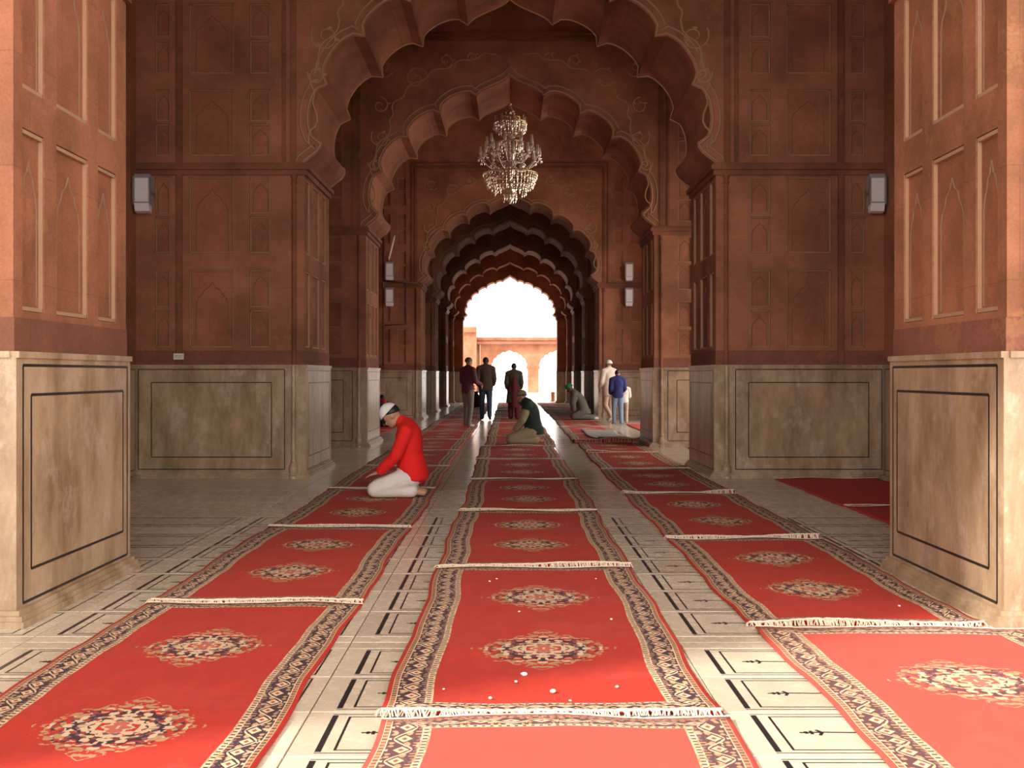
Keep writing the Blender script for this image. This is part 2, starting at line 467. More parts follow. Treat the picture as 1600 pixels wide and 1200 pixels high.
            if detail > 0:
                if face == 'front': fr = [((2.93 - 2.68 + hw, 4.83), (.117, 1.415), .006), ((3.10 - 2.68 + hw, 4.66), (.275, 1.245), .006)]
                else: fr = [((d0 + .05, d1 - .06), (.106, 1.40), .008), ((d0 + .15, d1 - .14), (.276, 1.237), .008)]
                for (a, b), (c, d), w_ in fr:
                    m = MB()
                    for x0, x1, z0, z1 in ((a, b, c - w_, c + w_), (a, b, d - w_, d + w_), (a - w_, a + w_, c, d), (b - w_, b + w_, c, d)):
                        m.slab([[(x0, z0), (x1, z0), (x1, z1), (x0, z1)]], fn2, .025, .0315)
                    m.build('inlay_line', M['inlay'], q)
        # corner colonnettes with vase bases
        if detail > 0:
            for mat, z0, z1 in (('marble', 0, 1.46), ('moulding', 1.46, spring - .1)):
                m = MB()
                if z0 == 0:
                    m.lathe([(.075, 0), (.075, .035), (.05, .05), (.062, .10), (.06, .15), (.035, .20), (.042, .22), (.03, .25), (.03, 1.46)], (s * (hw + .13), d0 - .045, 0), 16)
                else: m.lathe([(.03, z0), (.03, z1 - .12), (.045, z1 - .1), (.03, z1 - .06), (.05, z1)], (s * (hw + .13), d0 - .01, 0), 10)
                m.build('colonnette', M[mat], root, False)
    # rectangular frame (alfiz) round the arch, and vertical ribs
    if detail > 0:
        ft = min(7.58, h - .3)
        for k, (off_, w_) in enumerate(((.14, .035), (.26, .02))):
            for s in (-1, 1):
                m = MB(); x = s * (hw + off_); m.box(x - w_, x + w_, d0 - .03, d0 + .01, spring + .06, ft + off_ - .14 + w_); m.build('frame_moulding', M['moulding'], root)
            m = MB(); m.box(-(hw + off_ - w_), hw + off_ - w_, d0 - .028, d0 + .01, ft + off_ - .14 - w_, ft + off_ - .14 + w_); m.build('frame_moulding', M['moulding'], root)
        for s in (-1, 1):
            m = MB(); x = s * 4.30; m.box(x - .035, x + .035, d0 - .035, d0 + .01, 1.475, spring - .1); m.box(x - .035, x + .035, d0 - .035, d0 + .01, spring + .06, h - .1)
            m.build('pilaster_rib', M['moulding'], root)
    # arabesque in the spandrels
    if detail > 1:
        for s in (-1, 1):
            def spiral(cx, cz, r, turns, a0, dirn):
                N = 34; out = []
                for i in range(N + 1):
                    t = i / N; a = a0 + dirn * turns * 2 * PI * t; rr = r * (1 - .8 * t)
                    out.append((s * (cx + rr * math.cos(a)), d0 - .006, cz + rr * math.sin(a)))
                return out
            ups = [(2.40, 5.75, .20), (2.42, 6.35, .16), (1.75, 6.85, .22), (2.35, 7.05, .18), (1.20, 7.18, .14), (.70, 7.25, .10), (2.52, 5.25, .12)]
            stem = [(2.62, 4.35), (2.52, 4.75), (2.60, 5.15), (2.50, 5.5), (2.22, 5.95), (2.20, 6.3), (1.95, 6.62), (1.5, 6.95), (1.05, 7.12), (.55, 7.28), (.2, 7.35)]
            sm = []
            for i in range(len(stem) - 1):
                for k in range(5):
                    t = k / 5; w1 = .03 * math.sin(2 * PI * t)
                    sm.append((s * (stem[i][0] * (1 - t) + stem[i + 1][0] * t + w1), d0 - .005, stem[i][1] * (1 - t) + stem[i + 1][1] * t + w1))
            m = MB(); m.tube(sm, .013, 5)
            for i, (cx, cz, r) in enumerate(ups):
                cz = min(cz, ft - .2)
                sp = spiral(cx, cz, r, 1.25, .6 + i, 1 if i % 2 else -1)
                m.tube(sp, [.014 - .006 * k / len(sp) for k in range(len(sp))], 5)
                for k in (6, 14, 22):
                    p = sp[k]; m.ell((p[0] + .03, p[1] + .002, p[2] + .02), (.035, .008, .018), None, 6, 5)
            m.build('arabesque_relief', M['ochre'], root)
    return root
A1 = arcade(5.80, 7.50, label='nearest arch wall whose two brightly lit piers frame the view', detail=1)
A2 = arcade(14.0, 15.9, detail=2, label='second arch wall, dark, with marble dado and ochre scrolls in its spandrels')
A3 = arcade(20.0, 21.9, detail=2, label='third arch wall with pink scalloped arch behind the dark second one')
A4 = arcade(32.3, 34.0, detail=2, rise=2.72, label='arch wall behind the chandelier, start of the tunnel of far arches')
A5 = arcade(38.5, 40.1, detail=1, panels=False, label='second arch behind the chandelier, in deep shade')
A6 = arcade(44.8, 46.4, detail=1, panels=False, rise=2.75, label='third arch behind the chandelier')
A7 = arcade(50.6, 51.5, detail=1, panels=False, rise=2.6, label='last but one cusped ring before the courtyard')
A8 = arcade(51.5, 52.4, hw=2.26, rise=2.06, detail=0, fine=True, panels=False, label='last cusped arch ring framing the bright courtyard')

# ------------------------------------------------------------------ side walls, vault
def side_dado(root, s, y0, y1):
    m = MB(); fx = lambda x, y, z: (s * (WALLX - x), y, z)
    m.box(0, .03, y0, y1, 0, 1.44, fx); m.box(0, .045, y0, y1, 1.44, 1.475, fx); m.box(0, .09, y0, y1, 0, .05, fx)
    m.build('marble_dado', M['marble'], root)
    m = MB(); n = max(1, int((y1 - y0) / 2)); L = (y1 - y0) / n
    for k in range(n):
        a, b = y0 + k * L + .12, y0 + (k + 1) * L - .12
        for (c, d) in ((.117, 1.415),):
            for q in ((a, b, c - .006, c + .006), (a, b, d - .006, d + .006), (a - .006, a + .006, c, d), (b - .006, b + .006, c, d)):
                m.box(.028, .0315, q[0], q[1], q[2], q[3], fx)
    m.build('inlay_line', M['inlay'], root)
gaps = [(7.5, 14.0), (15.9, 20.0), (21.9, 32.3), (34.0, 38.5), (40.1, 44.8), (46.4, 50.6)]
m = MB(); m.box(-WALLX - .5, -WALLX, 5.8, 52.4, -.1, H); wl = m.build('wall_left', M['stone']); tag(wl, kind='structure')
for a, b in gaps: side_dado(wl, -1, a, b)
def arch_open(a, b, top):
    c = (a + b) / 2; hw = (b - a) / 2; rise = hw * .95; half = arch_half(hw, rise); sp = top - rise
    return [(c - x, sp + z) for x, z in half] + [(c + x, sp + z) for x, z in half[::-1][1:]]
m = MB()
loop = [(5.8, 0)]
for a, b, t in SIDE: loop += [(a, 0)] + arch_open(a, b, t) + [(b, 0)]
loop += [(52.4, 0), (52.4, H), (5.8, H)]
m.slab([loop], lambda u, v, t: (t, u, v), WALLX, WALLX + .55)
wr = m.build('wall_right', M['stone']); tag(wr, kind='structure')
side_dado(wr, 1, 7.5, 14.0); side_dado(wr, 1, 15.9, 16.9); side_dado(wr, 1, 21.9, 24.0); side_dado(wr, 1, 30.3, 32.3)
m = MB(); m.box(-WALLX - .5, WALLX + .55, 5.8, 52.4, H, H + .4); ce = m.build('ceiling', M['vault']); tag(ce, kind='structure')
m = MB(); m.box(-6.5, 14, .8, 5.8, 8.2, 8.7); tag(m.build('ceiling_canopy', M['vault']), kind='structure')  # added roof, out of view: restricts the sky so light falls off inward
m = MB(); m.box(-7.0, -6.5, .96, 5.8, -.1, 14); tag(m.build('wall_court_left', M['stone']), kind='structure')  # added unseen wall: its edge cuts the sun patch, its bulk darkens the right pier
# front facade either side of the entrance arch (beside the camera's field)
m = MB(); m.box(-14, -WALLX - .5, 5.8, 6.6, -.1, H + 1.2); m.build('wall_front', M['stone'])
bpy.data.objects['wall_front']['kind'] = 'structure'
m = MB(); m.box(WALLX + .55, 14, 5.8, 6.6, -.1, H + 1.2); tag(m.build('wall_front', M['stone']), kind='structure')

# ------------------------------------------------------------------ courtyard beyond
m = MB(); m.box(-60, 60, 52.6, 120, -.12, -.02); m.box(5.9, 60, 6.6, 52.6, -.12, -.02); m.box(-60, 60, -30, -3.0, -.12, -.02); m.box(-60, -9, -3, 5.8, -.12, -.02); m.box(9, 60, -3, 5.8, -.12, -.02)
cg = m.build('floor_courtyard', M['pave']); tag(cg, kind='structure')
def court():
    D = 80.0; s = FPX / D
    def Z(y): return EYE + (VY - y) / s
    def X(x): return (x - VX) / s
    top = Z(527)
    outer = [(X(640), 0)]
    cs = [X(796) + k * 3.55 for k in (-2, 0, 1, 2)]
    for c in cs:
        half = arch_half(1.36, 1.45); outer += [(c - 1.36, 0)] + [(c - x, 1.72 + z) for x, z in half] + [(c + x, 1.72 + z) for x, z in half[::-1][1:]] + [(c + 1.36, 0)]
    outer += [(X(1000), 0), (X(1000), top), (X(640), top)]
    root = empty('courtyard_arcade', (0, D, 0)); tag(root, 'sunlit red sandstone arcade seen through the last arch', 'arcade')
    m = MB(); m.slab([outer], lambda u, v, t: (u, t, v), 0, .8); m.build('arcade_wall', M['stone'], root)
    m = MB(); m.box(X(640), X(1000), -.5, .1, Z(538), Z(534)); m.build('eave', M['stone_dark'], root)
    m = MB(); m.box(X(640), X(1000), -.06, 0, Z(532), Z(527)); m.build('parapet', M['stone'], root)
    m = MB(); m.box(X(640), X(745), -.9, -.02, 0, Z(520)); m.box(X(640), X(745), -1.1, 0, Z(520), Z(512)); m.build('corner_pavilion', M['stone'], root)
    m = MB(); m.tube([(X(750), -.1, 0), (X(750), -.1, Z(536))], .06, 8); m.build('drain_pipe', M['marble'], root)
    # far minaret kiosk above the roof
    k = empty('rooftop_kiosk', (X(728), D - .5, Z(512) + .35)); tag(k, 'pale domed rooftop kiosk beyond the last arch, upper left', 'kiosk')
    m = MB(); m.box(-.9, .9, -.45, .9, -.35, .0); m.build('base', M['pave'], k)
    for a in (-.65, .65):
        for b in (-.65, .65):
            m = MB(); m.tube([(a, b, 0), (a, b, .9)], .09, 8); m.build('column', M['pave'], k)
    m = MB(); m.lathe([(1.1, .9), (1.1, 1.0), (.75, 1.02), (.8, 1.25), (.62, 1.6), (.25, 1.85), (.05, 2.05), (.02, 2.3)], seg=16); m.build('dome', M['pave'], k, True)
court()

# ------------------------------------------------------------------ carpets
def carpet_mat(name, red, sun_tint=0.0):
    n = NT(name)
    uv = n.new('ShaderNodeUVMap').outputs[0]
    sep = n.new('ShaderNodeSeparateXYZ'); n.l.new(uv, sep.inputs[0]); u, v = sep.outputs[0], sep.outputs[1]
    HWD, HLD = .69, 1.60
    au = n.math('ABSOLUTE', u); av = n.math('ABSOLUTE', v)
    du = n.sub(HWD, au); dv = n.mul(n.sub(HLD, av), 1.75)
    side = n.lt(du, dv)
    mm = n.math('MINIMUM', du, dv)
    t = n.add(n.mul(side, v), n.mul(n.sub(1, side), u))
    def vor(scale, vec=uv):
        x = n.new('ShaderNodeTexVoronoi'); n.l.new(vec, x.inputs['Vector']); x.inputs['Scale'].default_value = scale
        s2 = n.new('ShaderNodeSeparateColor'); n.l.new(x.outputs['Color'], s2.inputs[0]); return x.outputs['Distance'], s2.outputs[0]
    NAVY, CREAM, TAN, MAR, PUR = (.035, .018, .03), (.62, .46, .29), (.42, .25, .12), (.30, .035, .03), (.16, .09, .11)
    dist, rnd = vor(42)
    # mirror-symmetric coordinates for motifs
    cell = n.new('ShaderNodeCombineXYZ')
    tp = n.math('PINGPONG', t, .06); n.put(cell.inputs[0], tp); n.put(cell.inputs[1], mm)
    dist2, rnd2 = vor(48, cell.outputs[0])
    main = n.ramp(rnd2, [(0, NAVY), (.52, CREAM), (.64, TAN), (.78, MAR), (.86, PUR)], 'CONSTANT')
    main = n.mix(n.gt(dist2, .62), main, NAVY)
    main = n.mix(n.mul(n.lt(rnd, .07), .7), main, CREAM)
    vine = n.math('ABSOLUTE', n.sub(n.sub(mm, .108), n.mul(n.math('SINE', n.mul(t, 2 * PI / .24)), .036)))
    main = n.mix(n.lt(vine, .0055), main, CREAM)
    # lozenge rosettes
    loz = n.add(n.mul(n.math('ABSOLUTE', n.sub(n.math('PINGPONG', t, .12), .06)), .8), n.math('ABSOLUTE', n.sub(mm, .108)))
    main = n.mix(n.lt(loz, .040), main, NAVY); main = n.mix(n.lt(loz, .030), main, CREAM); main = n.mix(n.lt(loz, .012), main, MAR)
    dots = n.math('PINGPONG', t, .016)
    g1 = n.mix(n.lt(dots, .006), TAN, n.mix(n.lt(rnd, .5), MAR, NAVY)); g1 = n.mix(n.gt(n.math('ABSOLUTE', n.sub(mm, .033)), .010), g1, CREAM)
    g2 = n.mix(n.lt(dots, .0065), CREAM, NAVY); g2 = n.mix(n.gt(n.math('ABSOLUTE', n.sub(mm, .184)), .009), g2, n.mix(n.lt(rnd, .45), CREAM, n.mix(n.lt(rnd, .7), NAVY, TAN)))
    pile = n.noise(uv, 6, 6, .75, (1.6, .6, 1)); fine = n.noise(uv, 260, 2, .5)
    fieldc = n.mix(n.ramp(pile, [(.3, (0, 0, 0)), (.7, (1, 1, 1))]), tuple(x * .84 for x in red), tuple(min(1, x * 1.12) for x in red))
    wear = n.noise(uv, 1.1, 4, .6, (.5, 1.6, 1))
    fieldc = n.mix(n.mul(n.gt(wear, .60), .06), fieldc, (.55, .16, .12))
    # medallions
    mx = n.math('DIVIDE', u, .345); my = n.math('DIVIDE', n.sub(av, .605), .30)
    ax = n.math('ABSOLUTE', mx); ay = n.math('ABSOLUTE', my)
    r0 = n.math('POWER', n.add(n.math('POWER', ax, 1.45), n.math('POWER', ay, 1.75)), .62)
    ang = n.math('ARCTAN2', my, mx)
    r = n.math('DIVIDE', r0, n.add(1, n.mul(n.math('COSINE', n.mul(ang, 16)), .055)))
    pend = n.add(n.math('ABSOLUTE', mx), n.mul(n.math('ABSOLUTE', n.sub(ay, 1.0)), .95))
    mcell = n.new('ShaderNodeCombineXYZ'); n.put(mcell.inputs[0], n.mul(ax, .3)); n.put(mcell.inputs[1], n.mul(ay, .3))
    dist3, rnd3 = vor(42, mcell.outputs[0])
    petals = n.mul(n.math('COSINE', n.mul(ang, 26)), 1)
    col = fieldc
    col = n.mix(n.lt(pend, .27), col, n.mix(n.lt(rnd3, .5), TAN, n.mix(n.lt(rnd3, .72), CREAM, red)))
    col = n.mix(n.lt(r, 1.0), col, n.mix(n.lt(rnd3, .42), fieldc, n.mix(n.lt(rnd3, .74), CREAM, TAN)))
    col = n.mix(n.lt(r, .86), col, n.ramp(rnd3, [(0, red), (.34, CREAM), (.55, NAVY), (.70, MAR), (.85, TAN)], 'CONSTANT'))
    col = n.mix(n.lt(r, .68), col, n.ramp(rnd3, [(0, NAVY), (.50, CREAM), (.74, PUR), (.88, MAR)], 'CONSTANT'))
    col = n.mix(n.lt(r, .52), col, n.ramp(rnd3, [(0, NAVY), (.36, MAR), (.52, CREAM), (.8, TAN)], 'CONSTANT'))
    col = n.mix(n.lt(r, .38), col, n.ramp(rnd3, [(0, CREAM), (.62, PUR), (.8, red)], 'CONSTANT'))
    col = n.mix(n.lt(r, .20), col, n.ramp(rnd3, [(0, (.50, .12, .08)), (.55, CREAM)], 'CONSTANT'))
    # compose by border distance
    out = col
    out = n.mix(n.lt(mm, .202), out, g2)
    out = n.mix(n.lt(mm, .168), out, main)
    out = n.mix(n.lt(mm, .048), out, g1)
    edge = n.mul(n.lt(mm, .020), n.add(side, n.mul(n.sub(1, side), 1)))
    out = n.mix(edge, out, red)
    out = n.mix(n.mul(fine, .25), out, n.mix(.5, out, (.02, .01, .01)))
    if sun_tint: out = n.mix(sun_tint, out, (.70, .30, .24))  # pale pink of the sun glare painted over the wool pattern
    n.bump(n.add(n.mul(fine, .5), n.noise(uv, 60, 2)), .35, .006)
    n.b.inputs['Sheen Weight'].default_value = .06; n.b.inputs['Sheen Roughness'].default_value = .5; n.b.inputs['Sheen Tint'].default_value = (1, .55, .45, 1)
    n.b.inputs['Specular IOR Level'].default_value = .2
    return n.done(out, .9)
M['carpet'] = carpet_mat('red_wool_carpet', (.44, .026, .014))
M['carpet_dark'] = carpet_mat('deep_red_wool_carpet', (.37, .020, .013))
M['carpet_faded'] = carpet_mat('faded_red_wool_carpet', (.52, .050, .032), .10)  # sunlit copy of the red carpet: glare put into its paler, pinker colour
M['fringe'] = plain('cotton_fringe', (.62, .50, .38), .9)
M['backing'] = plain('grey_carpet_backing', (.30, .25, .21), .95)
def carpet(xl, xr, y0, y1, mat, label, seed=0, nearlift=0.0, detail=2, z=0.0, group=None, wob=.012, lw=None, xo=0.0):
    rs = random.Random(seed); nx = 22; ny = 44 if detail > 1 else 24
    root = empty('carpet', (xl, y0, 0)); tag(root, label, 'carpet', group)
    W, L = xr - xl, y1 - y0
    ph = [rs.uniform(0, 6.28) for _ in range(8)]
    def pos(i, j):
        s, t = i / nx, j / ny
        x = s * W + wob * math.sin(t * 7 + ph[0]) + .5 * wob * math.sin(t * 19 + ph[1]) + xo * t
        yy = t * L + .012 * math.sin(s * 6 + ph[2]) * (1 if t > .5 else -1) + .006 * math.sin(s * 17 + ph[3])
        e0 = math.exp(-(t * L / (.10 if nearlift < .05 else .42)) ** 2); e1 = math.exp(-((1 - t) * L / .09) ** 2)
        h = .011 + .0035 * math.sin(t * 23 + 3 * s + ph[4]) * math.sin(s * 5 + ph[5]) + .0025 * math.sin(t * 41 + ph[6])
        h += e0 * (.010 + nearlift * max(0, math.sin(s * PI * 1.7 + ph[7]) ) + (nearlift if nearlift > .05 else 0)) * 1.0
        h += e1 * .006 * (1 + math.sin(s * 9 + ph[3]))
        return x, yy, z + max(.008, h)
    n1 = (nx + 1) * (ny + 1); V = []; F = []; UV = []
    for j in range(ny + 1):
        for i in range(nx + 1): V.append(pos(i, j))
    for j in range(ny + 1):
        for i in range(nx + 1):
            p = pos(i, j); V.append((p[0], p[1], (z + .001) if j == 0 else max(z + .001, p[2] - .009)))
    idx = lambda i, j: j * (nx + 1) + i
    for j in range(ny):
        for i in range(nx):
            F.append((idx(i, j), idx(i + 1, j), idx(i + 1, j + 1), idx(i, j + 1)))
            F.append((n1 + idx(i, j), n1 + idx(i, j + 1), n1 + idx(i + 1, j + 1), n1 + idx(i + 1, j)))
    for j in range(ny):
        F.append((idx(0, j), idx(0, j + 1), n1 + idx(0, j + 1), n1 + idx(0, j))); F.append((idx(nx, j + 1), idx(nx, j), n1 + idx(nx, j), n1 + idx(nx, j + 1)))
    for i in range(nx):
        F.append((idx(i + 1, 0), idx(i, 0), n1 + idx(i, 0), n1 + idx(i + 1, 0))); F.append((idx(i, ny), idx(i + 1, ny), n1 + idx(i + 1, ny), n1 + idx(i, ny)))
    me = bpy.data.meshes.new('woven_pile'); me.from_pydata(V, [], F)
    uvl = me.uv_layers.new(name='UVMap')
    for lp in me.loops:
        k = lp.vertex_index % n1; i, j = k % (nx + 1), k // (nx + 1)
        uvl.data[lp.index].uv = ((i / nx - .5) * 1.38, (j / ny - .5) * 3.20)
    for p in me.polygons: p.use_smooth = True
    link('woven_pile', me, mat, root)
    # fringes: a knotted band and loose strands at both ends
    for end in (0, 1):
        m = MB(); j = 0 if end == 0 else ny; sg = -1 if end == 0 else 1
        band = []
        for k in range(61):
            s = k / 60 * nx; i = min(int(s), nx - 1); f = s - i; a, b = pos(i, j), pos(i + 1, j)
            p = [a[q] * (1 - f) + b[q] * f for q in range(3)]; band.append((p[0], p[1] + sg * .004, p[2] - .002 + rs.uniform(0, .004)))
        m.tube(band, [(.0040 if end else .0055) + rs.uniform(0, .002) for _ in band], 5)
        if detail > 0:
            N = (240 if end == 0 else 110) if detail > 1 else 60
            for k in range(N):
                q = band[int(k / N * 60)]; x = q[0] + rs.uniform(-.01, .01) ; ln = rs.uniform(.012, .032) if end == 0 else rs.uniform(.008, .018)
                zz = max(z + .004, q[2]); a = rs.uniform(-.012, .012)
                m.tube([(x, q[1], zz), (x + a, q[1] + sg * ln * .5, max(z + .004, zz * .7 + rs.uniform(0, .006))), (x + 2 * a, q[1] + sg * ln, z + .004)], .0034 if end == 0 else .0022, 3)
        m.build('fringe', M['fringe'], root)
    return root
def px(x, y): d = FPX * EYE / (y - VY); return (x - VX) / (y - VY) * EYE, d
ordw = ['nearest', 'second', 'third', 'fourth', 'fifth', 'sixth', 'seventh', 'eighth', 'ninth', 'tenth', 'eleventh', 'twelfth', 'thirteenth', 'fourteenth', 'fifteenth', 'sixteenth']
def row(name, where, bounds, xl, xr, mats, lifts, seed, shifts=()):
    for k in range(len(bounds) - 1):
        a, b = bounds[k] + .036, bounds[k + 1] - (.036 if not (name == 'right' and k == 0) else .08)
        det = 2 if a < 13 else (1 if a < 24 else 0)
        if k == len(bounds) - 2: w_ = 'farthest'
        else: w_ = ordw[k]
        sh = shifts[k] if k < len(shifts) else random.uniform(-.03, .03)
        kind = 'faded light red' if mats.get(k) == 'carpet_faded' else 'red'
        extra = ' with two bordered medallions' if a < 9 else ''
        lab = f'{kind} carpet{extra}, {w_} in the {where} from the viewer'
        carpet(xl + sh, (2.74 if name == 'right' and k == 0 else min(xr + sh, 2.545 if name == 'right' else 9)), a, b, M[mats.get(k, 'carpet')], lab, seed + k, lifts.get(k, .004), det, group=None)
def seq(lst, step, end):
    lst = list(lst)
    while lst[-1] + step < end: lst.append(round(lst[-1] + step, 2))
    lst.append(end); return lst
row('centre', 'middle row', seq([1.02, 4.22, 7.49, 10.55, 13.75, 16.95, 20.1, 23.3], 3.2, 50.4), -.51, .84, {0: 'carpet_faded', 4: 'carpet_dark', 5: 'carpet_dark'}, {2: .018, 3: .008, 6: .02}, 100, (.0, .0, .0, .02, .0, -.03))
row('left', 'left row', seq([3.08, 6.31, 9.45, 12.6, 15.7, 18.9, 22.1], 3.2, 50.4), -2.13, -.875, {3: 'carpet_dark', 4: 'carpet_dark'}, {}, 200, (.0, .0, .02, .0))
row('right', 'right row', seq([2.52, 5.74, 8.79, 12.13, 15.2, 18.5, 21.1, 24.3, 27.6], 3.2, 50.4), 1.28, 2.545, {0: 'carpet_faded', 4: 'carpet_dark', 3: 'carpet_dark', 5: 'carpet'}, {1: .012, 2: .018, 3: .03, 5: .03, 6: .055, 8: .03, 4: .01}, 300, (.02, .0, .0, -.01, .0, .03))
# side aisle carpets seen between the piers
for k, (x0, x1, y0, y1, lab) in enumerate([(3.40, 4.72, 6.9 + .75, 10.9, 'plain red carpet in the right aisle behind the near right pier'),
        (3.40, 4.72, 10.95, 13.8, 'plain red carpet in the right aisle against the second arch wall'),
        (3.25, 4.6, 16.6, 19.7, 'strip of red carpet between second and third right piers'),
        (3.1, 4.6, 22.6, 25.6, 'red carpet in the middle bay right of the rumpled carpet'), (3.1, 4.6, 25.7, 28.9, 'red carpet in the middle bay behind the boy in blue'),
        (-4.5, -2.9, 22.6, 25.6, 'red carpet in the middle bay on the left side'), (-4.5, -2.9, 25.7, 28.9, 'red carpet under the seated person at the left wall')]):
    me_ = 'carpet_plain' if 'carpet_plain' in M else None
    if not me_: M['carpet_plain'] = plain('plain_red_carpet', (.46, .030, .018), .92, 0, 8, .15)
    carpet(x0, x1, y0, y1, M['carpet_plain'], lab, 400 + k, .004, 0)

# ------------------------------------------------------------------ chandelier
M['crystal'] = NT('cut_crystal').done((.84, .76, .64), .12, Metallic=.55)
M['brass'] = plain('aged_gilt', (.62, .40, .18), .35, .8)
M['candle'] = plain('candle_glass', (.85, .78, .68), .25, .2)
def chandelier():
    root = empty('chandelier', (0, 26, 5.46)); tag(root, 'tiered crystal chandelier with glass candle arms hanging under the arches', 'chandelier')
    s = FPX / 26; Z = lambda y: EYE + (VY - y) / s - 5.46
    zt = Z(153)
    m = MB()
    z = zt; k = 0
    while z < H - 5.46 - .02:
        ring = []
        for a in range(10):
            t = 2 * PI * a / 10; q = .028 * math.cos(t); r = .05 * math.sin(t)
            ring.append((q if k % 2 else 0, 0 if k % 2 else q, z + .045 + r))
        m.tube(ring, .007, 5, True); z += .082; k += 1
    m.build('chain', M['brass'], root)
    m = MB(); m.lathe([(.03, Z(165)), (.05, Z(160)), (.02, zt), (.012, zt + .04)], seg=10); m.build('finial', M['brass'], root, True)
    m = MB(); m.lathe([(.02, Z(318)), (.06, Z(314)), (.13, Z(304)), (.15, Z(297)), (.05, Z(293)), (.06, Z(280)), (.10, Z(268)), (.14, Z(262)), (.10, Z(250)), (.16, Z(238)), (.12, Z(228)), (.07, Z(220)), (.12, Z(205)), (.10, Z(195)), (.05, Z(185)), (.09, Z(175)), (.03, Z(166))], seg=12)
    m.build('stem', M['crystal'], root)
    rs = random.Random(3)
    def octa(mb, x, y, z, r, h):
        n = len(mb.v); mb.v += [(x, y, z + h * .35), (x + r, y, z), (x, y + r, z), (x - r, y, z), (x, y - r, z), (x, y, z - h * .65)]
        mb.f += [[n + i for i in q] for q in ((0, 1, 2), (0, 2, 3), (0, 3, 4), (0, 4, 1), (5, 2, 1), (5, 3, 2), (5, 4, 3), (5, 1, 4))]
    def tier(R, z, n, drop):
        g = MB(); g.tube([(R * math.cos(2 * PI * k / 28), R * math.sin(2 * PI * k / 28), z) for k in range(28)], .016, 6, True)
        rg = g.build('ring', M['brass'], root)
        d = MB()
        for k in range(n):
            a = 2 * PI * k / n; q = rs.randint(2, drop)
            for j in range(q): octa(d, R * math.cos(a) * (1 - .03 * j), R * math.sin(a) * (1 - .03 * j), z - .04 - j * .055, .017 if j < q - 1 else .026, .05 if j < q - 1 else .09)
        tag(d.build('crystal_drops', M['crystal'], rg), kind='stuff')
    tier(.66, Z(272), 44, 4); tier(.60, Z(280), 40, 4); tier(.42, Z(290), 26, 4); tier(.16, Z(304), 12, 3)
    tier(.30, Z(222), 24, 4); tier(.40, Z(192), 26, 4); tier(.24, Z(184), 16, 3); tier(.10, Z(175), 8, 2)
    # bead swags from the top to the rings
    d = MB()
    for k in range(20):
        a = 2 * PI * k / 20
        for (R0, z0, R1, z1, sag) in ((.04, Z(170), .38, Z(192), .14), (.12, Z(196), .62, Z(270), .38)):
            for j in range(13):
                t = j / 12; R = R0 + (R1 - R0) * t; z = z0 + (z1 - z0) * t - sag * math.sin(PI * t)
                octa(d, R * math.cos(a), R * math.sin(a), z, .013, .04)
    tag(d.build('bead_swags', M['crystal'], root), kind='stuff')
    def arms(n, R, z, up, off):
        for k in range(n):
            a = 2 * PI * k / n + off; c, s_ = math.cos(a), math.sin(a)
            m = MB(); pts = []
            for j in range(9):
                t = j / 8; rr = R * (.12 + .88 * t); zz = z - .10 * math.sin(PI * t) + up * t * t
                pts.append((rr * c, rr * s_, zz))
            m.tube(pts, [.018 - .006 * j / 8 for j in range(9)], 6)
            A = m.build('arm', M['crystal'], root, True)
            e = pts[-1]
            m = MB(); m.lathe([(.01, -.03), (.06, 0), (.065, .012), (.02, .02), (.02, .05)], e, 10); m.build('drip_pan', M['crystal'], A)
            m = MB(); m.lathe([(.024, .05), (.040, .09), (.044, .15), (.030, .21), (.034, .27)], e, 10); m.build('glass_shade', M['candle'], A, True)
            m = MB()
            for j in range(6):
                b = 2 * PI * j / 6; octa(m, e[0] + .06 * math.cos(b), e[1] + .06 * math.sin(b), e[2] - .05, .013, .08)
            m.build('pendant_drops', M['crystal'], A)
    arms(12, .72, Z(262), .22, .1); arms(9, .56, Z(250), .30, .3); arms(8, .36, Z(208), .14, .2)
chandelier()

# ------------------------------------------------------------------ lamps, pipes, plate
M['lamp_white'] = plain('lamp_diffuser', (.90, .84, .88), .3)
M['lamp_box'] = plain('lamp_housing', (.38, .35, .38), .5)
M['steel'] = plain('grey_metal', (.35, .33, .33), .4, .7)
M['pipe'] = plain('brown_pipe', (.10, .05, .035), .6)
M['tube'] = plain('bare_white_tube', (.85, .75, .58), .4)
def floodlight(x, z, d, w_, h_, label):
    root = empty('wall_lamp', (x, d - .20, z)); tag(root, label, 'lamp', 'box lamps mounted on the arch walls')
    def prism(mb, pr, x0, x1):
        mb.slab([pr], lambda u, v, t: (t, u, v), x0, x1)
    m = MB(); prism(m, [(.13, h_ / 2 - .03), (.03, h_ / 2), (.0, h_ / 2 - .05), (.0, -h_ / 2 + .12), (.13, -h_ / 2 + .08)], -w_ / 2, w_ / 2); m.build('housing', M['lamp_box'], root)
    m = MB(); m.box(-w_ / 2 + .02, w_ / 2 - .02, -.008, .003, -h_ / 2 + .14, h_ / 2 - .06); m.build('diffuser', M['lamp_white'], root)
    m = MB(); prism(m, [(-.01, -h_ / 2 + .12), (.12, -h_ / 2 + .09), (.10, -h_ / 2), (.02, -h_ / 2 + .02)], -w_ / 2 + .01, w_ / 2 - .01); m.build('ballast_box', M['lamp_white'], root)
    m = MB()
    for sx in (-1, 1):
        m.box(sx * (w_ / 2 + .008) - .006, sx * (w_ / 2 + .008) + .006, -.01, .17, -.02, .02)
        m.box(sx * (w_ / 2 + .008) - .006, sx * (w_ / 2 + .008) + .006, -.012, .0, -h_ / 2 + .1, h_ / 2 - .03)
    m.box(-w_ / 2, w_ / 2, .13, .20, -.05, .05)
    m.build('bracket', M['steel'], root)
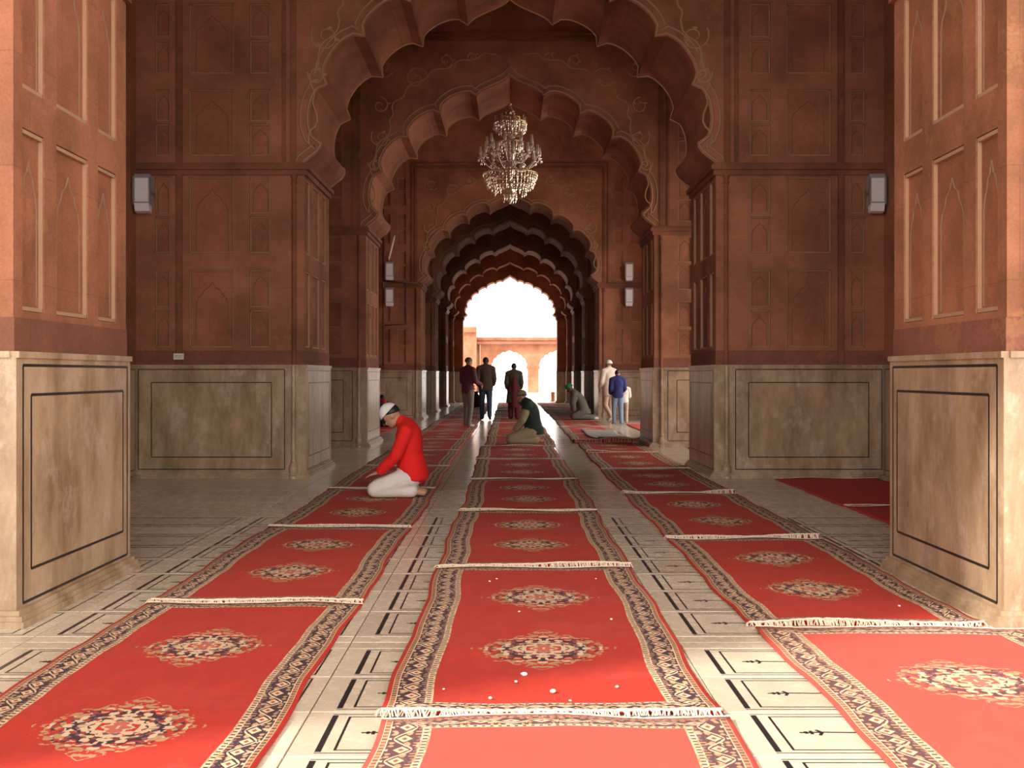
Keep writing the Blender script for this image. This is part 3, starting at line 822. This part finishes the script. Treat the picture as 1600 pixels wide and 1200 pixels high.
floodlight(-4.73, 3.68, 14.0, .21, .50, 'white box lamp high on the second arch wall, left beside the near pier')
floodlight(4.72, 3.68, 14.0, .20, .50, 'grey box lamp high on the dark second arch wall, right side')
floodlight(-3.60, 4.44, 32.3, .24, .56, 'upper of two box lamps on the left wall of the chandelier bay')
floodlight(-3.60, 3.66, 32.3, .24, .56, 'lower of two box lamps on the left wall of the chandelier bay')
floodlight(3.56, 4.42, 32.3, .22, .56, 'upper of two dim box lamps on the right wall of the chandelier bay')
floodlight(3.56, 3.66, 32.3, .22, .56, 'lower of two dim box lamps on the right wall of the chandelier bay')
t = empty('tube_lamp', (-3.62, 32.1, 4.75)); tag(t, 'slanting bare white tube lamp above the upper left box lamp', 'lamp')
m = MB(); m.tube([(0, 0, .04), (.16, 0, .72)], .035, 8); m.build('glass_tube', M['tube'], t, True)
m = MB(); m.tube([(-.01, 0, .0), (.0, 0, .05)], .04, 8); m.tube([(.16, 0, .71), (.17, 0, .76)], .04, 8); m.box(-.02, .02, 0, .2, .1, .14); m.build('end_cap', M['steel'], t)
def conduit(pts, r, label):
    m = MB(); 
    for a, b in zip(pts, pts[1:]): m.tube([a, b], r, 8)
    for p in pts[1:-1]: m.ell(p, (r * 1.3,) * 3, None, 8, 6)
    o = m.build('conduit', M['pipe'], None, True); tag(o, label, 'pipe')
conduit([(-3.80, 32.2, 6.3), (-3.80, 32.2, 1.5)], .030, 'vertical brown pipe on the left wall of the chandelier bay')
conduit([(-3.78, 32.16, 4.15), (-2.78, 32.16, 4.08)], .028, 'dark horizontal pipe at lamp height on the left wall')
conduit([(-3.12, 32.2, 4.1), (-3.12, 32.2, 2.85), (-3.75, 32.2, 2.82)], .018, 'thin looped cable pipe below the left box lamps')
pl = empty('notice_plate', (-4.30, 13.955, 1.583)); tag(pl, 'small white notice plate above the left marble dado', 'sign')
m = MB(); m.box(-.066, .066, -.012, .008, -.040, .040); m.build('plate', plain('white_enamel', (.75, .68, .60), .5), pl)
m = MB(); m.box(-.045, -.010, -.0135, -.011, .008, .016); m.box(.0, .045, -.0135, -.011, .008, .016); m.box(-.04, .04, -.0135, -.011, -.012, -.004); m.build('faint_marks', plain('faded_print', (.40, .34, .30), .6), pl)

# ------------------------------------------------------------------ people
SKIN = plain('brown_skin', (.42, .20, .11), .55, 0, 60, .06)
SKIN_L = plain('light_brown_skin', (.50, .27, .17), .55, 0, 60, .06)
SKIN_D = plain('dark_skin', (.17, .075, .045), .55, 0, 60, .06)
HAIR = plain('black_hair', (.012, .010, .010), .5, 0, 90, .3)
HAIRB = plain('dark_brown_hair', (.06, .03, .02), .5, 0, 90, .3)
def cloth(name, c, r=.85):
    n = NT(name); v = n.coord(); f = n.noise(v, 12, 4, .6)
    n.bump(n.noise(v, 9, 3, .5), .5, .03)
    return n.done(n.mix(f, tuple(x * .85 for x in c), tuple(min(1, x * 1.12) for x in c)), r)
V3 = Vector
def remesh(o, vox, smooth=5):
    a = o.modifiers.new('r', 'REMESH'); a.mode = 'VOXEL'; a.voxel_size = vox; a.use_smooth_shade = True
    b = o.modifiers.new('s', 'SMOOTH'); b.factor = .5; b.iterations = smooth
    dg = bpy.context.evaluated_depsgraph_get()
    me = bpy.data.meshes.new_from_object(o.evaluated_get(dg)); o.modifiers.clear(); old = o.data
    me.name = o.name; o.data = me; bpy.data.meshes.remove(old)
    for p in me.polygons: p.use_smooth = True
def hand(mb, w, d, nrm, side, k=1.0, curl=.35):
    """palm, four unequal bent fingers and a thumb; d = pointing direction, nrm = palm normal, side = thumb side"""
    w = V3(w); d = V3(d).normalized(); nrm = V3(nrm); nrm = (nrm - d * nrm.dot(d)).normalized(); b = d.cross(nrm).normalized()
    if b.dot(V3(side)) < 0: b = -b
    for q in (-.026, -.009, .009, .026): mb.cap(w + b * q * .6 * k, w + (d * .085 + b * q) * k, .015 * k, .012 * k, 8)
    for q, L in ((.029, .068), (.010, .078), (-.009, .072), (-.027, .056)):
        p = w + (d * .088 + b * q) * k; dd = d
        for j, f in enumerate((.42, .33, .25)):
            dd = (dd + nrm * curl * (.5 + .5 * j)).normalized(); p2 = p + dd * L * f * k; mb.cap(p, p2, .0085 * k, .0075 * k, 6); p = p2
    p = w + (d * .02 + b * .024) * k; q = p + (d * .035 + b * .03 + nrm * .012) * k; mb.cap(p, q, .012 * k, .010 * k, 7)
    mb.cap(q, q + (d * .034 + b * .008 + nrm * .012) * k, .010 * k, .008 * k, 7)
def torso(mb, secs, infl=0.0, seg=16):
    """secs: (centre, half width x, half depth, forward tilt) elliptic rings"""
    n0 = len(mb.v)
    for c, rx, ry, til in secs:
        ax = V3((1, 0, 0)); f = V3((0, math.cos(til), -math.sin(til)))
        for k in range(seg):
            t = 2 * PI * k / seg; mb.v.append(tuple(V3(c) + ax * (rx + infl) * math.cos(t) + f * (ry + infl) * math.sin(t)))
    N = len(secs)
    for i in range(N - 1):
        for k in range(seg):
            l = (k + 1) % seg; mb.f.append([n0 + i * seg + k, n0 + i * seg + l, n0 + (i + 1) * seg + l, n0 + (i + 1) * seg + k])
    mb.f.append([n0 + k for k in range(seg)][::-1]); mb.f.append([n0 + (N - 1) * seg + k for k in range(seg)])
def dome(c, F, rad, phi, th=.0, seg=24, rings=9, zoff=0):
    """partial ellipsoid cap; phi(az) = how far down it reaches at azimuth az (0 = front)"""
    mb = MB(); c = V3(c); mb.v.append(tuple(c + F @ V3((0, 0, rad[2]))))
    for i in range(1, rings + 1):
        for k in range(seg):
            az = 2 * PI * k / seg; p = phi(az) * i / rings
            mb.v.append(tuple(c + F @ V3((rad[0] * math.sin(p) * math.sin(az), rad[1] * math.sin(p) * math.cos(az), rad[2] * math.cos(p)))))
    for k in range(seg):
        l = (k + 1) % seg; mb.f.append([0, 1 + k, 1 + l])
        for i in range(rings - 1): a = 1 + i * seg; mb.f.append([a + k, a + seg + k, a + seg + l, a + l])
    # close underneath with an inset ring
    a = 1 + (rings - 1) * seg; n = len(mb.v)
    for k in range(seg): mb.v.append(tuple(c + (V3(mb.v[a + k]) - c) * .9))
    mb.v.append(tuple(c + F @ V3((0, 0, rad[2] * .25))))
    for k in range(seg):
        l = (k + 1) % seg; mb.f.append([a + k, n + k, n + l, a + l]); mb.f.append([n + seg, n + l, n + k])
    return mb
def person(label, loc, rz, pose, wear, k=1.0, skin=SKIN, vox=.012, group=None):
    root = empty('person', loc, rz, k); tag(root, label, 'person', group)
    J = pose
    sp = J['spine']                       # list of (centre, rx, ry, tilt), pelvis -> shoulders
    body = MB(); torso(body, sp)
    nk, hd, hf = V3(J['neck']), V3(J['head']), V3(J['hf']).normalized()
    body.cap(V3(sp[-1][0]) + V3((0, 0, -.02)), nk, .062, .052); body.cap(nk, hd - V3((0, 0, .03)) - hf * .01, .052, .05)
    up0 = V3((0, 0, 1)); rt = hf.cross(up0).normalized(); up = rt.cross(hf).normalized()
    F = Matrix((rt, hf, up)).transposed()
    L = lambda x, y, z: hd + F @ V3((x, y, z))
    body.ell(hd + up * .02, (.074, .094, .092), F, 18, 12); body.ell(L(0, .03, -.05), (.055, .062, .062), F, 14, 10)
    body.cap(L(0, .085, -.012), L(0, .106, -.038), .010, .015, 8); body.cap(L(-.02, .086, -.066), L(.02, .086, -.066), .010, .010, 8)
    body.ell(L(0, .068, -.092), (.024, .022, .018), F, 8, 6)
    for s in (-1, 1):
        body.ell(L(s * .075, -.005, -.01), (.010, .020, .032), F, 8, 7); body.cap(L(s * .020, .088, .014), L(s * .05, .076, .012), .010, .008, 8)
    for s, n in ((-1, 'L'), (1, 'R')):
        S, E, W_ = V3(J['sh' + n]), V3(J['el' + n]), V3(J['wr' + n])
        body.cap(V3(sp[-1][0]), S, .070, .062); body.cap(S, E, .055, .040); body.cap(E, W_, .041, .026)
        hand(body, W_, J['hd' + n], J['hn' + n], J['ht' + n], 1.0, J.get('curl', .35))
        hp, kn, an, to = V3(J['hp' + n]), V3(J['kn' + n]), V3(J['an' + n]), V3(J['to' + n])
        body.cap(hp, kn, .088, .056); body.cap(kn, an + (kn - an) * .55, .054, .052); body.cap(an + (kn - an) * .6, an, .052, .034)
        body.cap(an, to, .038, .030); body.cap(an + (an - to).normalized() * .03, to + (V3((0, 0, -.005))), .034, .026)
    o = body.build('body', skin, root, True); remesh(o, vox)
    for s in (-1, 1):
        e = MB(); e.ell(L(s * .032, .083, .0), (.013, .008, .009), F, 8, 6); e.build('eye', M['eye'], root, True)
    # clothing
    for it in wear:
        c = MB(); kd = it['kind']; mat = it['mat']; inf = it.get('inf', .018)
        if kd in ('shirt', 'vest'):
            torso(c, J.get('shirt_spine', sp), inf)
            top = V3(sp[-1][0])
            for n in 'LR':
                S, E, W_ = V3(J['sh' + n]), V3(J['el' + n]), V3(J['wr' + n])
                c.cap(top + (0.0 * top), S, .068 + inf, .060 + inf)
                if kd == 'shirt':
                    c.cap(S, E, .057 + inf, .045 + inf)
                    if it.get('sleeve', 1) > 0: c.cap(E, E + (W_ - E) * .88 * it.get('sleeve', 1), .045 + inf, .034 + inf)
            c.cap(top + V3((0, 0, .0)), nk - V3((0, 0, .01)), .066 + inf, .046 + inf)
            if it.get('hem'): torso(c, it['hem'], 0)
        elif kd == 'trousers':
            torso(c, sp[:3], inf)
            for n in 'LR':
                hp, kn, an = V3(J['hp' + n]), V3(J['kn' + n]), V3(J['an' + n])
                r = it.get('r', 1); c.cap(hp, kn, (.09 + inf) * r, (.062 + inf) * r); c.cap(kn, an, (.060 + inf) * r, (.045 + inf) * r)
                c.cap(an, an + (kn - an) * .1, (.047 + inf) * r, (.047 + inf) * r)
        elif kd == 'robe':
            torso(c, it['secs'], 0)
            if it.get('legs'):
                for n in 'LR': c.cap(V3(J['hp' + n]), V3(J['kn' + n]), .10, .085)
        elif kd == 'shoes':
            for n in 'LR':
                an, to = V3(J['an' + n]), V3(J['to' + n]); c.cap(an - V3((0, 0, .02)), to, .045, .036)
        if kd in ('hair', 'cap', 'beard'):
            rad = it.get('rad', (.084, .104, .104)); cc = L(*it.get('off', (0, -.010, .022)))
            if kd == 'hair': ph = lambda az: math.radians(62 + 52 * (.5 - .5 * math.cos(az)) ** .7)
            elif kd == 'cap': ph = lambda az: math.radians(it.get('low', 74) + it.get('tilt', 8) * (.5 - .5 * math.cos(az)))
            if kd == 'beard':
                c.ell(L(0, .055, -.085), (.048, .045, .05), F, 12, 8); c.ell(L(0, .07, -.12), (.032, .03, .045), F, 10, 7); o = c.build('beard', mat, root, True)
            else:
                c = dome(cc, F, rad, ph); o = c.build(kd, mat, root, True)
        else:
            nm = {'robe': it.get('name', 'robe')}.get(kd, kd); nm = it.get('name', nm)
            o = c.build(nm, mat, root, True); remesh(o, max(vox, .014), it.get('smooth', 6))
        if it.get('label'): o['label'] = it['label']
    lo = min(v.co.z for ch in root.children for v in ch.data.vertices)
    root.location.z = max(root.location.z, .017 - lo * k)
    return root
M['eye'] = plain('eye', (.25, .2, .18), .3)
def kneel(lean=.12, headf=(0, .8, -.6), armz=0.0, spread=.0, hand_y=.40, hd=(.085, .135), kn_y=.47, to_y=-.19):
    # sits on the heels facing +Y
    P = lambda t: V3((0, .02 + lean * t * t * 1.3, .20 + .55 * t))
    sp = [(P(-.10), .15, .12, 0), (P(.05), .175, .14, 0), (P(.25), .155, .125, .05), (P(.45), .145, .115, .1), (P(.70), .165, .125, .15), (P(.88), .165, .115, .2), (P(1.0), .10, .08, .25)]
    top = P(1.0); d = dict(spine=sp)
    d['neck'] = top + V3((0, hd[0] * .42, .055)); hf = V3(headf).normalized(); d['head'] = top + V3((0, hd[0], hd[1])); d['hf'] = hf
    for s, n in ((-1, 'L'), (1, 'R')):
        d['sh' + n] = top + V3((s * .165, .0, -.06)); d['el' + n] = V3((s * .225, .02 + lean + .10, .45 + armz)); d['wr' + n] = V3((s * .15, hand_y - .06, .265 + armz * .4))
        d['hd' + n] = V3((-s * .15, 1, -.35)); d['hn' + n] = V3((0, -.3, -1)); d['ht' + n] = V3((-s, 0, 0))
        d['hp' + n] = V3((s * .09, .02, .21)); d['kn' + n] = V3((s * (.13 + spread), kn_y, .085)); d['an' + n] = V3((s * .10, to_y + .13, .065)); d['to' + n] = V3((s * .08, to_y, .040))
    d['curl'] = .12
    return d
def stand(walk=.0, armf=(.0, .0), bend=(.1, .1), hf=(0, 1, -.08), foot=.13):
    P = lambda y, z: V3((0, y, z))
    sp = [(P(0, .84), .13, .10, 0), (P(0, .93), .165, .115, 0), (P(.0, 1.04), .14, .105, 0), (P(0, 1.14), .135, .10, 0), (P(0, 1.28), .16, .115, 0), (P(0, 1.39), .165, .105, 0), (P(0, 1.46), .10, .075, 0)]
    d = dict(spine=sp, neck=P(.01, 1.52), head=P(.03, 1.61), hf=V3(hf))
    for s, n, w_, a, b in ((-1, 'L', walk, armf[0], bend[0]), (1, 'R', -walk, armf[1], bend[1])):
        d['sh' + n] = V3((s * .185, 0, 1.41)); d['el' + n] = V3((s * .235, a * .5 - .02, 1.13)); d['wr' + n] = V3((s * (.25 - b * .35), a * .5 + b + .0, .90 + b * .55))
        d['hd' + n] = V3((-s * b, b * 1.5 + .1, -1 + b)); d['hn' + n] = V3((-s, 0, 0)); d['ht' + n] = V3((0, 1, 0))
        d['hp' + n] = V3((s * .09, 0, .90)); d['kn' + n] = V3((s * .10, w_ * .55 + .03, .49)); d['an' + n] = V3((s * .10, w_ - .02, .075 + (.05 if w_ < -.1 else 0))); d['to' + n] = V3((s * .12, w_ + foot, .032 + (.0 if w_ < -.1 else 0)))
    return d
def at(xp, d): return (xp - VX) * d / FPX
# 1 man in red, kneeling, facing left
red_p = kneel(.03, (0, .78, -.62), kn_y=.38, to_y=-.12, hand_y=.40, hd=(.165, .105))
hemr = [((0, .0, .17), .205, .165, 0), ((0, .0, .24), .21, .172, 0), ((0, .01, .33), .195, .16, 0), ((0, .02, .44), .165, .14, 0)]
person('man in red sweater and white cap kneeling on the left carpet row, head bowed', (at(645, 11.75), 11.75, .018), PI / 2, red_p, [
    dict(kind='trousers', mat=cloth('white_cotton', (.78, .70, .66)), inf=.022, r=1.08, label='loose white cotton trousers'),
    dict(kind='shirt', mat=cloth('bright_red_knit', (.80, .012, .008)), name='sweater', inf=.022, hem=hemr),
    dict(kind='hair', mat=HAIR, rad=(.080, .100, .098)), dict(kind='cap', mat=cloth('white_cap', (.88, .84, .84)), rad=(.092, .114, .112), off=(0, .006, .034), low=92, tilt=-20)], 1.03, SKIN_L, .010)
# 2 man with waistcoat, kneeling, facing left
p = kneel(.08, (0, .9, -.42), hand_y=.42, spread=.06, kn_y=.42, to_y=-.15, hd=(.12, .13))
tan = cloth('khaki_cotton', (.34, .27, .15))
person('bearded man in dark waistcoat and khaki robe kneeling on the middle carpets', (at(835, 20.5), 20.5, .018), PI / 2 - .12, p, [
    dict(kind='trousers', mat=tan, inf=.035, r=1.12), dict(kind='shirt', mat=tan, inf=.028, hem=[((0, -.0, .14), .20, .17, 0), ((0, .0, .30), .19, .165, 0)]),
    dict(kind='vest', name='waistcoat', mat=cloth('black_green_waistcoat', (.018, .030, .022)), inf=.045, hem=[((0, -.02, .17), .205, .17, 0), ((0, -.01, .30), .205, .17, 0)]),
    dict(kind='hair', mat=HAIRB), dict(kind='beard', mat=HAIRB), dict(kind='cap', mat=cloth('olive_cap', (.22, .17, .09)), rad=(.094, .114, .118), low=72, tilt=14)], 1.0, SKIN, .013)
# 3 man purple shirt
p = stand(.05, (.1, .1), (.25, .28), (.25, 1, -.25))
person('man in purple shirt and grey trousers standing at the left, hands in front', (at(731, 27.3), 27.3, .016), -.75, p, [
    dict(kind='trousers', mat=cloth('grey_trousers', (.20, .17, .14)), r=.95), dict(kind='shirt', mat=cloth('purple_shirt', (.11, .025, .045)), inf=.022, hem=[((0, 0, .86), .19, .135, 0), ((0, 0, 1.05), .17, .13, 0)]),
    dict(kind='hair', mat=HAIRB), dict(kind='shoes', mat=cloth('pale_socks', (.5, .4, .34)), name='socks')], 1.02, SKIN, .013)
# 4 man brown shirt, blue jeans
p = stand(.12, (-.05, .05), (.12, .12), (0, 1, -.1))
person('man in brown shirt and dark jeans walking away towards the courtyard', (at(759, 31.5), 31.5, .016), .05, p, [
    dict(kind='trousers', mat=cloth('dark_denim', (.035, .05, .10)), r=.95), dict(kind='shirt', mat=cloth('brown_shirt', (.060, .036, .020)), inf=.03, hem=[((0, 0, .80), .205, .14, 0), ((0, 0, 1.0), .19, .135, 0), ((0, 0, 1.1), .17, .125, 0)]),
    dict(kind='hair', mat=HAIR), dict(kind='shoes', mat=cloth('dark_socks', (.04, .04, .05)), name='socks')], 1.06, SKIN_D, .014)
# 5 figure in dark tunic with red back
p = stand(.07, (0, 0), (.10, .10), (0, 1, 0))
gr = cloth('grey_green_tunic', (.05, .042, .032)); mr = cloth('maroon_shawl', (.13, .014, .018))
person('person in long dark tunic with maroon shawl walking away in the middle', (at(803, 32.0), 32.0, .016), 0, p, [
    dict(kind='trousers', mat=mr, inf=.03, r=1.05), dict(kind='shirt', mat=gr, name='tunic', inf=.03, hem=[((0, 0, .50), .25, .16, 0), ((0, 0, .75), .225, .155, 0), ((0, 0, 1.0), .18, .135, 0)]),
    dict(kind='robe', name='shawl', mat=mr, secs=[((.01, -.045, .36), .13, .14, 0), ((.01, -.045, .8), .12, .14, 0), ((.01, -.04, 1.2), .10, .12, 0), ((.01, -.03, 1.42), .07, .11, 0)]),
    dict(kind='hair', mat=HAIR), dict(kind='shoes', mat=cloth('black_socks', (.03, .02, .02)), name='socks')], .96, SKIN_D, .014)
# 6 elderly man in white
p = stand(.20, (.1, -.05), (.12, .15), (-.3, 1, -.2)); p['anL'] = V3((-.10, -.22, .18)); p['toL'] = V3((-.1, -.13, .05)); p['knL'] = V3((-.1, .06, .47))
p['anR'] = V3((.10, .06, .075)); p['toR'] = V3((.1, .2, .035)); p['knR'] = V3((.1, .08, .48))
wh = cloth('cream_cotton', (.66, .55, .46))
person('man in cream clothes and white skullcap stepping past the right far piers', (at(952, 30.2), 30.2, .016), .5, p, [
    dict(kind='trousers', mat=cloth('beige_trousers', (.52, .36, .27)), r=.95), dict(kind='shirt', mat=wh, inf=.03, hem=[((0, 0, .74), .20, .15, 0), ((0, 0, 1.0), .19, .14, 0)]),
    dict(kind='hair', mat=HAIRB), dict(kind='cap', mat=cloth('white_skullcap', (.85, .80, .74)), rad=(.09, .112, .112), low=84, tilt=14), dict(kind='shoes', mat=wh, name='socks')], 1.0, SKIN, .014)
# 7 boy blue
p = stand(.07, (-.05, .1), (.15, .2), (.3, 1, -.1))
person('boy in navy sweater and light blue jeans walking at the right', (at(965, 28.6), 28.6, .016), .15, p, [
    dict(kind='trousers', mat=cloth('light_denim', (.20, .27, .38)), r=1.02), dict(kind='shirt', name='sweater', mat=cloth('navy_knit', (.020, .020, .12)), inf=.034, hem=[((0, 0, .86), .195, .15, 0), ((0, 0, 1.05), .18, .14, 0)]),
    dict(kind='hair', mat=HAIR), dict(kind='shoes', mat=cloth('cream_socks', (.6, .5, .42)), name='socks')], .84, SKIN_L, .015)
# 7b child behind the boy
p = stand(.1, (.1, .2), (.1, .15), (.2, 1, -.2))
person('small child in white top half hidden behind the boy in navy sweater', (at(975, 29.3), 29.3, .016), -.1, p, [
    dict(kind='trousers', mat=cloth('beige_child_trousers', (.45, .34, .26)), r=1.0), dict(kind='shirt', mat=cloth('white_child_top', (.75, .68, .60)), inf=.035, sleeve=.3, hem=[((0, 0, .86), .195, .15, 0), ((0, 0, 1.05), .18, .14, 0)]),
    dict(kind='hair', mat=HAIR)], .66, SKIN, .016)
# 8 praying person with green cap
p = kneel(.20, (0, .8, -.62), hand_y=.36, hd=(.13, .12)); 
for n, s in (('L', -1), ('R', 1)): p['an' + n] = V3((s * .1, -.22, .065)); p['to' + n] = V3((s * .08, -.36, .04)); p['kn' + n] = V3((s * .13, .30, .085))
gy = cloth('grey_tunic', (.17, .155, .125))
person('person in grey tunic and green cap kneeling by the far right piers', (at(913, 31.6), 31.6, .016), PI / 2, p, [
    dict(kind='trousers', mat=gy, inf=.03, r=1.0), dict(kind='shirt', mat=gy, inf=.035, hem=[((0, -.02, .16), .20, .17, 0), ((0, -.0, .30), .19, .165, 0)]),
    dict(kind='cap', mat=cloth('green_cap', (.01, .22, .08)), rad=(.092, .112, .112), low=84, tilt=18), dict(kind='shoes', mat=cloth('white_socks', (.75, .7, .62)), name='socks')], 1.06, SKIN_D, .015)
# 9 seated person far left
p = kneel(.10, (0, 1, -.2)); 
person('person in dark grey with red scarf sitting low beside the left pipe', (at(601, 27.5), 27.5, .016), .5, p, [
    dict(kind='trousers', mat=cloth('dark_grey_trousers', (.04, .035, .035)), inf=.03), dict(kind='shirt', mat=cloth('dark_grey_shirt', (.05, .04, .04)), inf=.035, hem=[((0, -.02, .14), .21, .18, 0), ((0, -.0, .30), .19, .165, 0)]),
    dict(kind='hair', mat=HAIR), dict(kind='robe', name='scarf', mat=cloth('red_scarf', (.45, .02, .03)), secs=[((0, .04, .62), .12, .12, 0), ((0, .09, .80), .09, .09, 0), ((0, .10, .88), .09, .1, 0)])], .80, SKIN, .016)

# ------------------------------------------------------------------ small things
# grey blanket dropped over the rumpled carpet
bl = MB(); nx, ny = 14, 16
for q in (0, 1):
    for j in range(ny + 1):
        for i in range(nx + 1):
            t = j / ny; u = i / nx; yy = 20.95 + 4.6 * t; x0 = 1.75 - .1 * t; x1 = 2.58 - .25 * t
            xx = x0 + (x1 - x0) * u + .03 * math.sin(9 * t); zz = .085 * math.exp(-(t * 4.6 / .5) ** 2) + .035 + .02 * math.sin(7 * u + 5 * t) * math.sin(11 * t + 2 * u)
            bl.v.append((xx, yy + .25 * (1 - u) * (1 - t), max(.034, zz) - q * .012))
N1 = (nx + 1) * (ny + 1)
for j in range(ny):
    for i in range(nx):
        a = j * (nx + 1) + i; bl.f.append([a, a + 1, a + nx + 2, a + nx + 1]); bl.f.append([N1 + a, N1 + a + nx + 1, N1 + a + nx + 2, N1 + a + 1])
for i in range(nx):
    for a in (i, ny * (nx + 1) + i): bl.f.append([a, a + 1, N1 + a + 1, N1 + a])
for j in range(ny):
    for a in (j * (nx + 1), j * (nx + 1) + nx): bl.f.append([a, a + nx + 1, N1 + a + nx + 1, N1 + a])
tag(bl.build('blanket', cloth('grey_blanket', (.36, .32, .28)), None, True), 'grey blanket lying over the rumpled carpet in front of the boy in navy', 'blanket')
# olive bundle standing on the far floor
b = empty('cloth_bundle', (at(744, 44.0), 44.0, .016)); tag(b, 'olive cloth bundle on the far carpets between the two standing men', 'bundle')
m = MB(); m.lathe([(.14, 0), (.20, .06), (.21, .25), (.17, .42), (.10, .52), (.06, .56)], seg=14); m.build('sack', cloth('olive_canvas', (.07, .055, .03)), b, True)
m = MB(); m.lathe([(.065, .545), (.10, .60), (.07, .64), (.03, .63)], seg=10); m.build('knotted_top', cloth('olive_canvas_knot', (.06, .045, .025)), b, True)
# rope barrier outside the last arch
r = empty('rope_barrier', (at(864, 54), 54, -.02)); tag(r, 'low post with slack rope just outside the last arch', 'barrier')
m = MB(); m.lathe([(.16, 0), (.16, .04), (.10, .06), (.10, .42), (.12, .46), (.04, .50)], seg=12); m.build('post', M['stone'], r, True)
m = MB(); m.tube([(-1.05 + 1.05 * t / 10, 0, .18 + .34 * math.sin(PI / 2 * t / 10)) for t in range(11)], .014, 6); m.build('rope', M['pipe'], r)
# crumbs of paper on the near carpets
cr = MB(); n = 0
base = None
for x, y in ((819, 1060), (864, 1087), (765, 913), (776, 909), (693, 1084), (955, 973), (931, 909), (964, 1080), (766, 1098), (891, 1102), (811, 961), (1405, 952), (806, 1072)):
    X, D = px(x, y)
    if base is None:
        cr = MB(); cr.ell((0, 0, 0), (.008, .007, .0045), None, 7, 5); cr.v = [(v[0] * (1 + .3 * math.sin(9 * v[1] * 1000)), v[1], v[2]) for v in cr.v]
        base = cr.mesh('paper_crumb'); base.materials.append(plain('white_paper', (.85, .80, .74), .8))
    o = link('paper_crumb', base, None); o.location = (X, D, .020); o.rotation_euler = (0, 0, n); n += 1; s = random.uniform(.7, 1.3) * (1.5 if x in (819, 864) else .9); o.scale = (s, s, s)
    lab = {819: 'largest white paper crumb, on the second middle carpet near its lower medallion', 864: 'white paper crumb close to the near border of the second middle carpet', 1405: 'lone white crumb on the second right carpet by the near pier', 811: 'white crumb just beside a medallion on the second middle carpet'}.get(x, 'tiny white paper crumb lying on the second carpet of the middle row')
    tag(o, lab, 'crumb', 'white crumbs scattered on the near carpets')
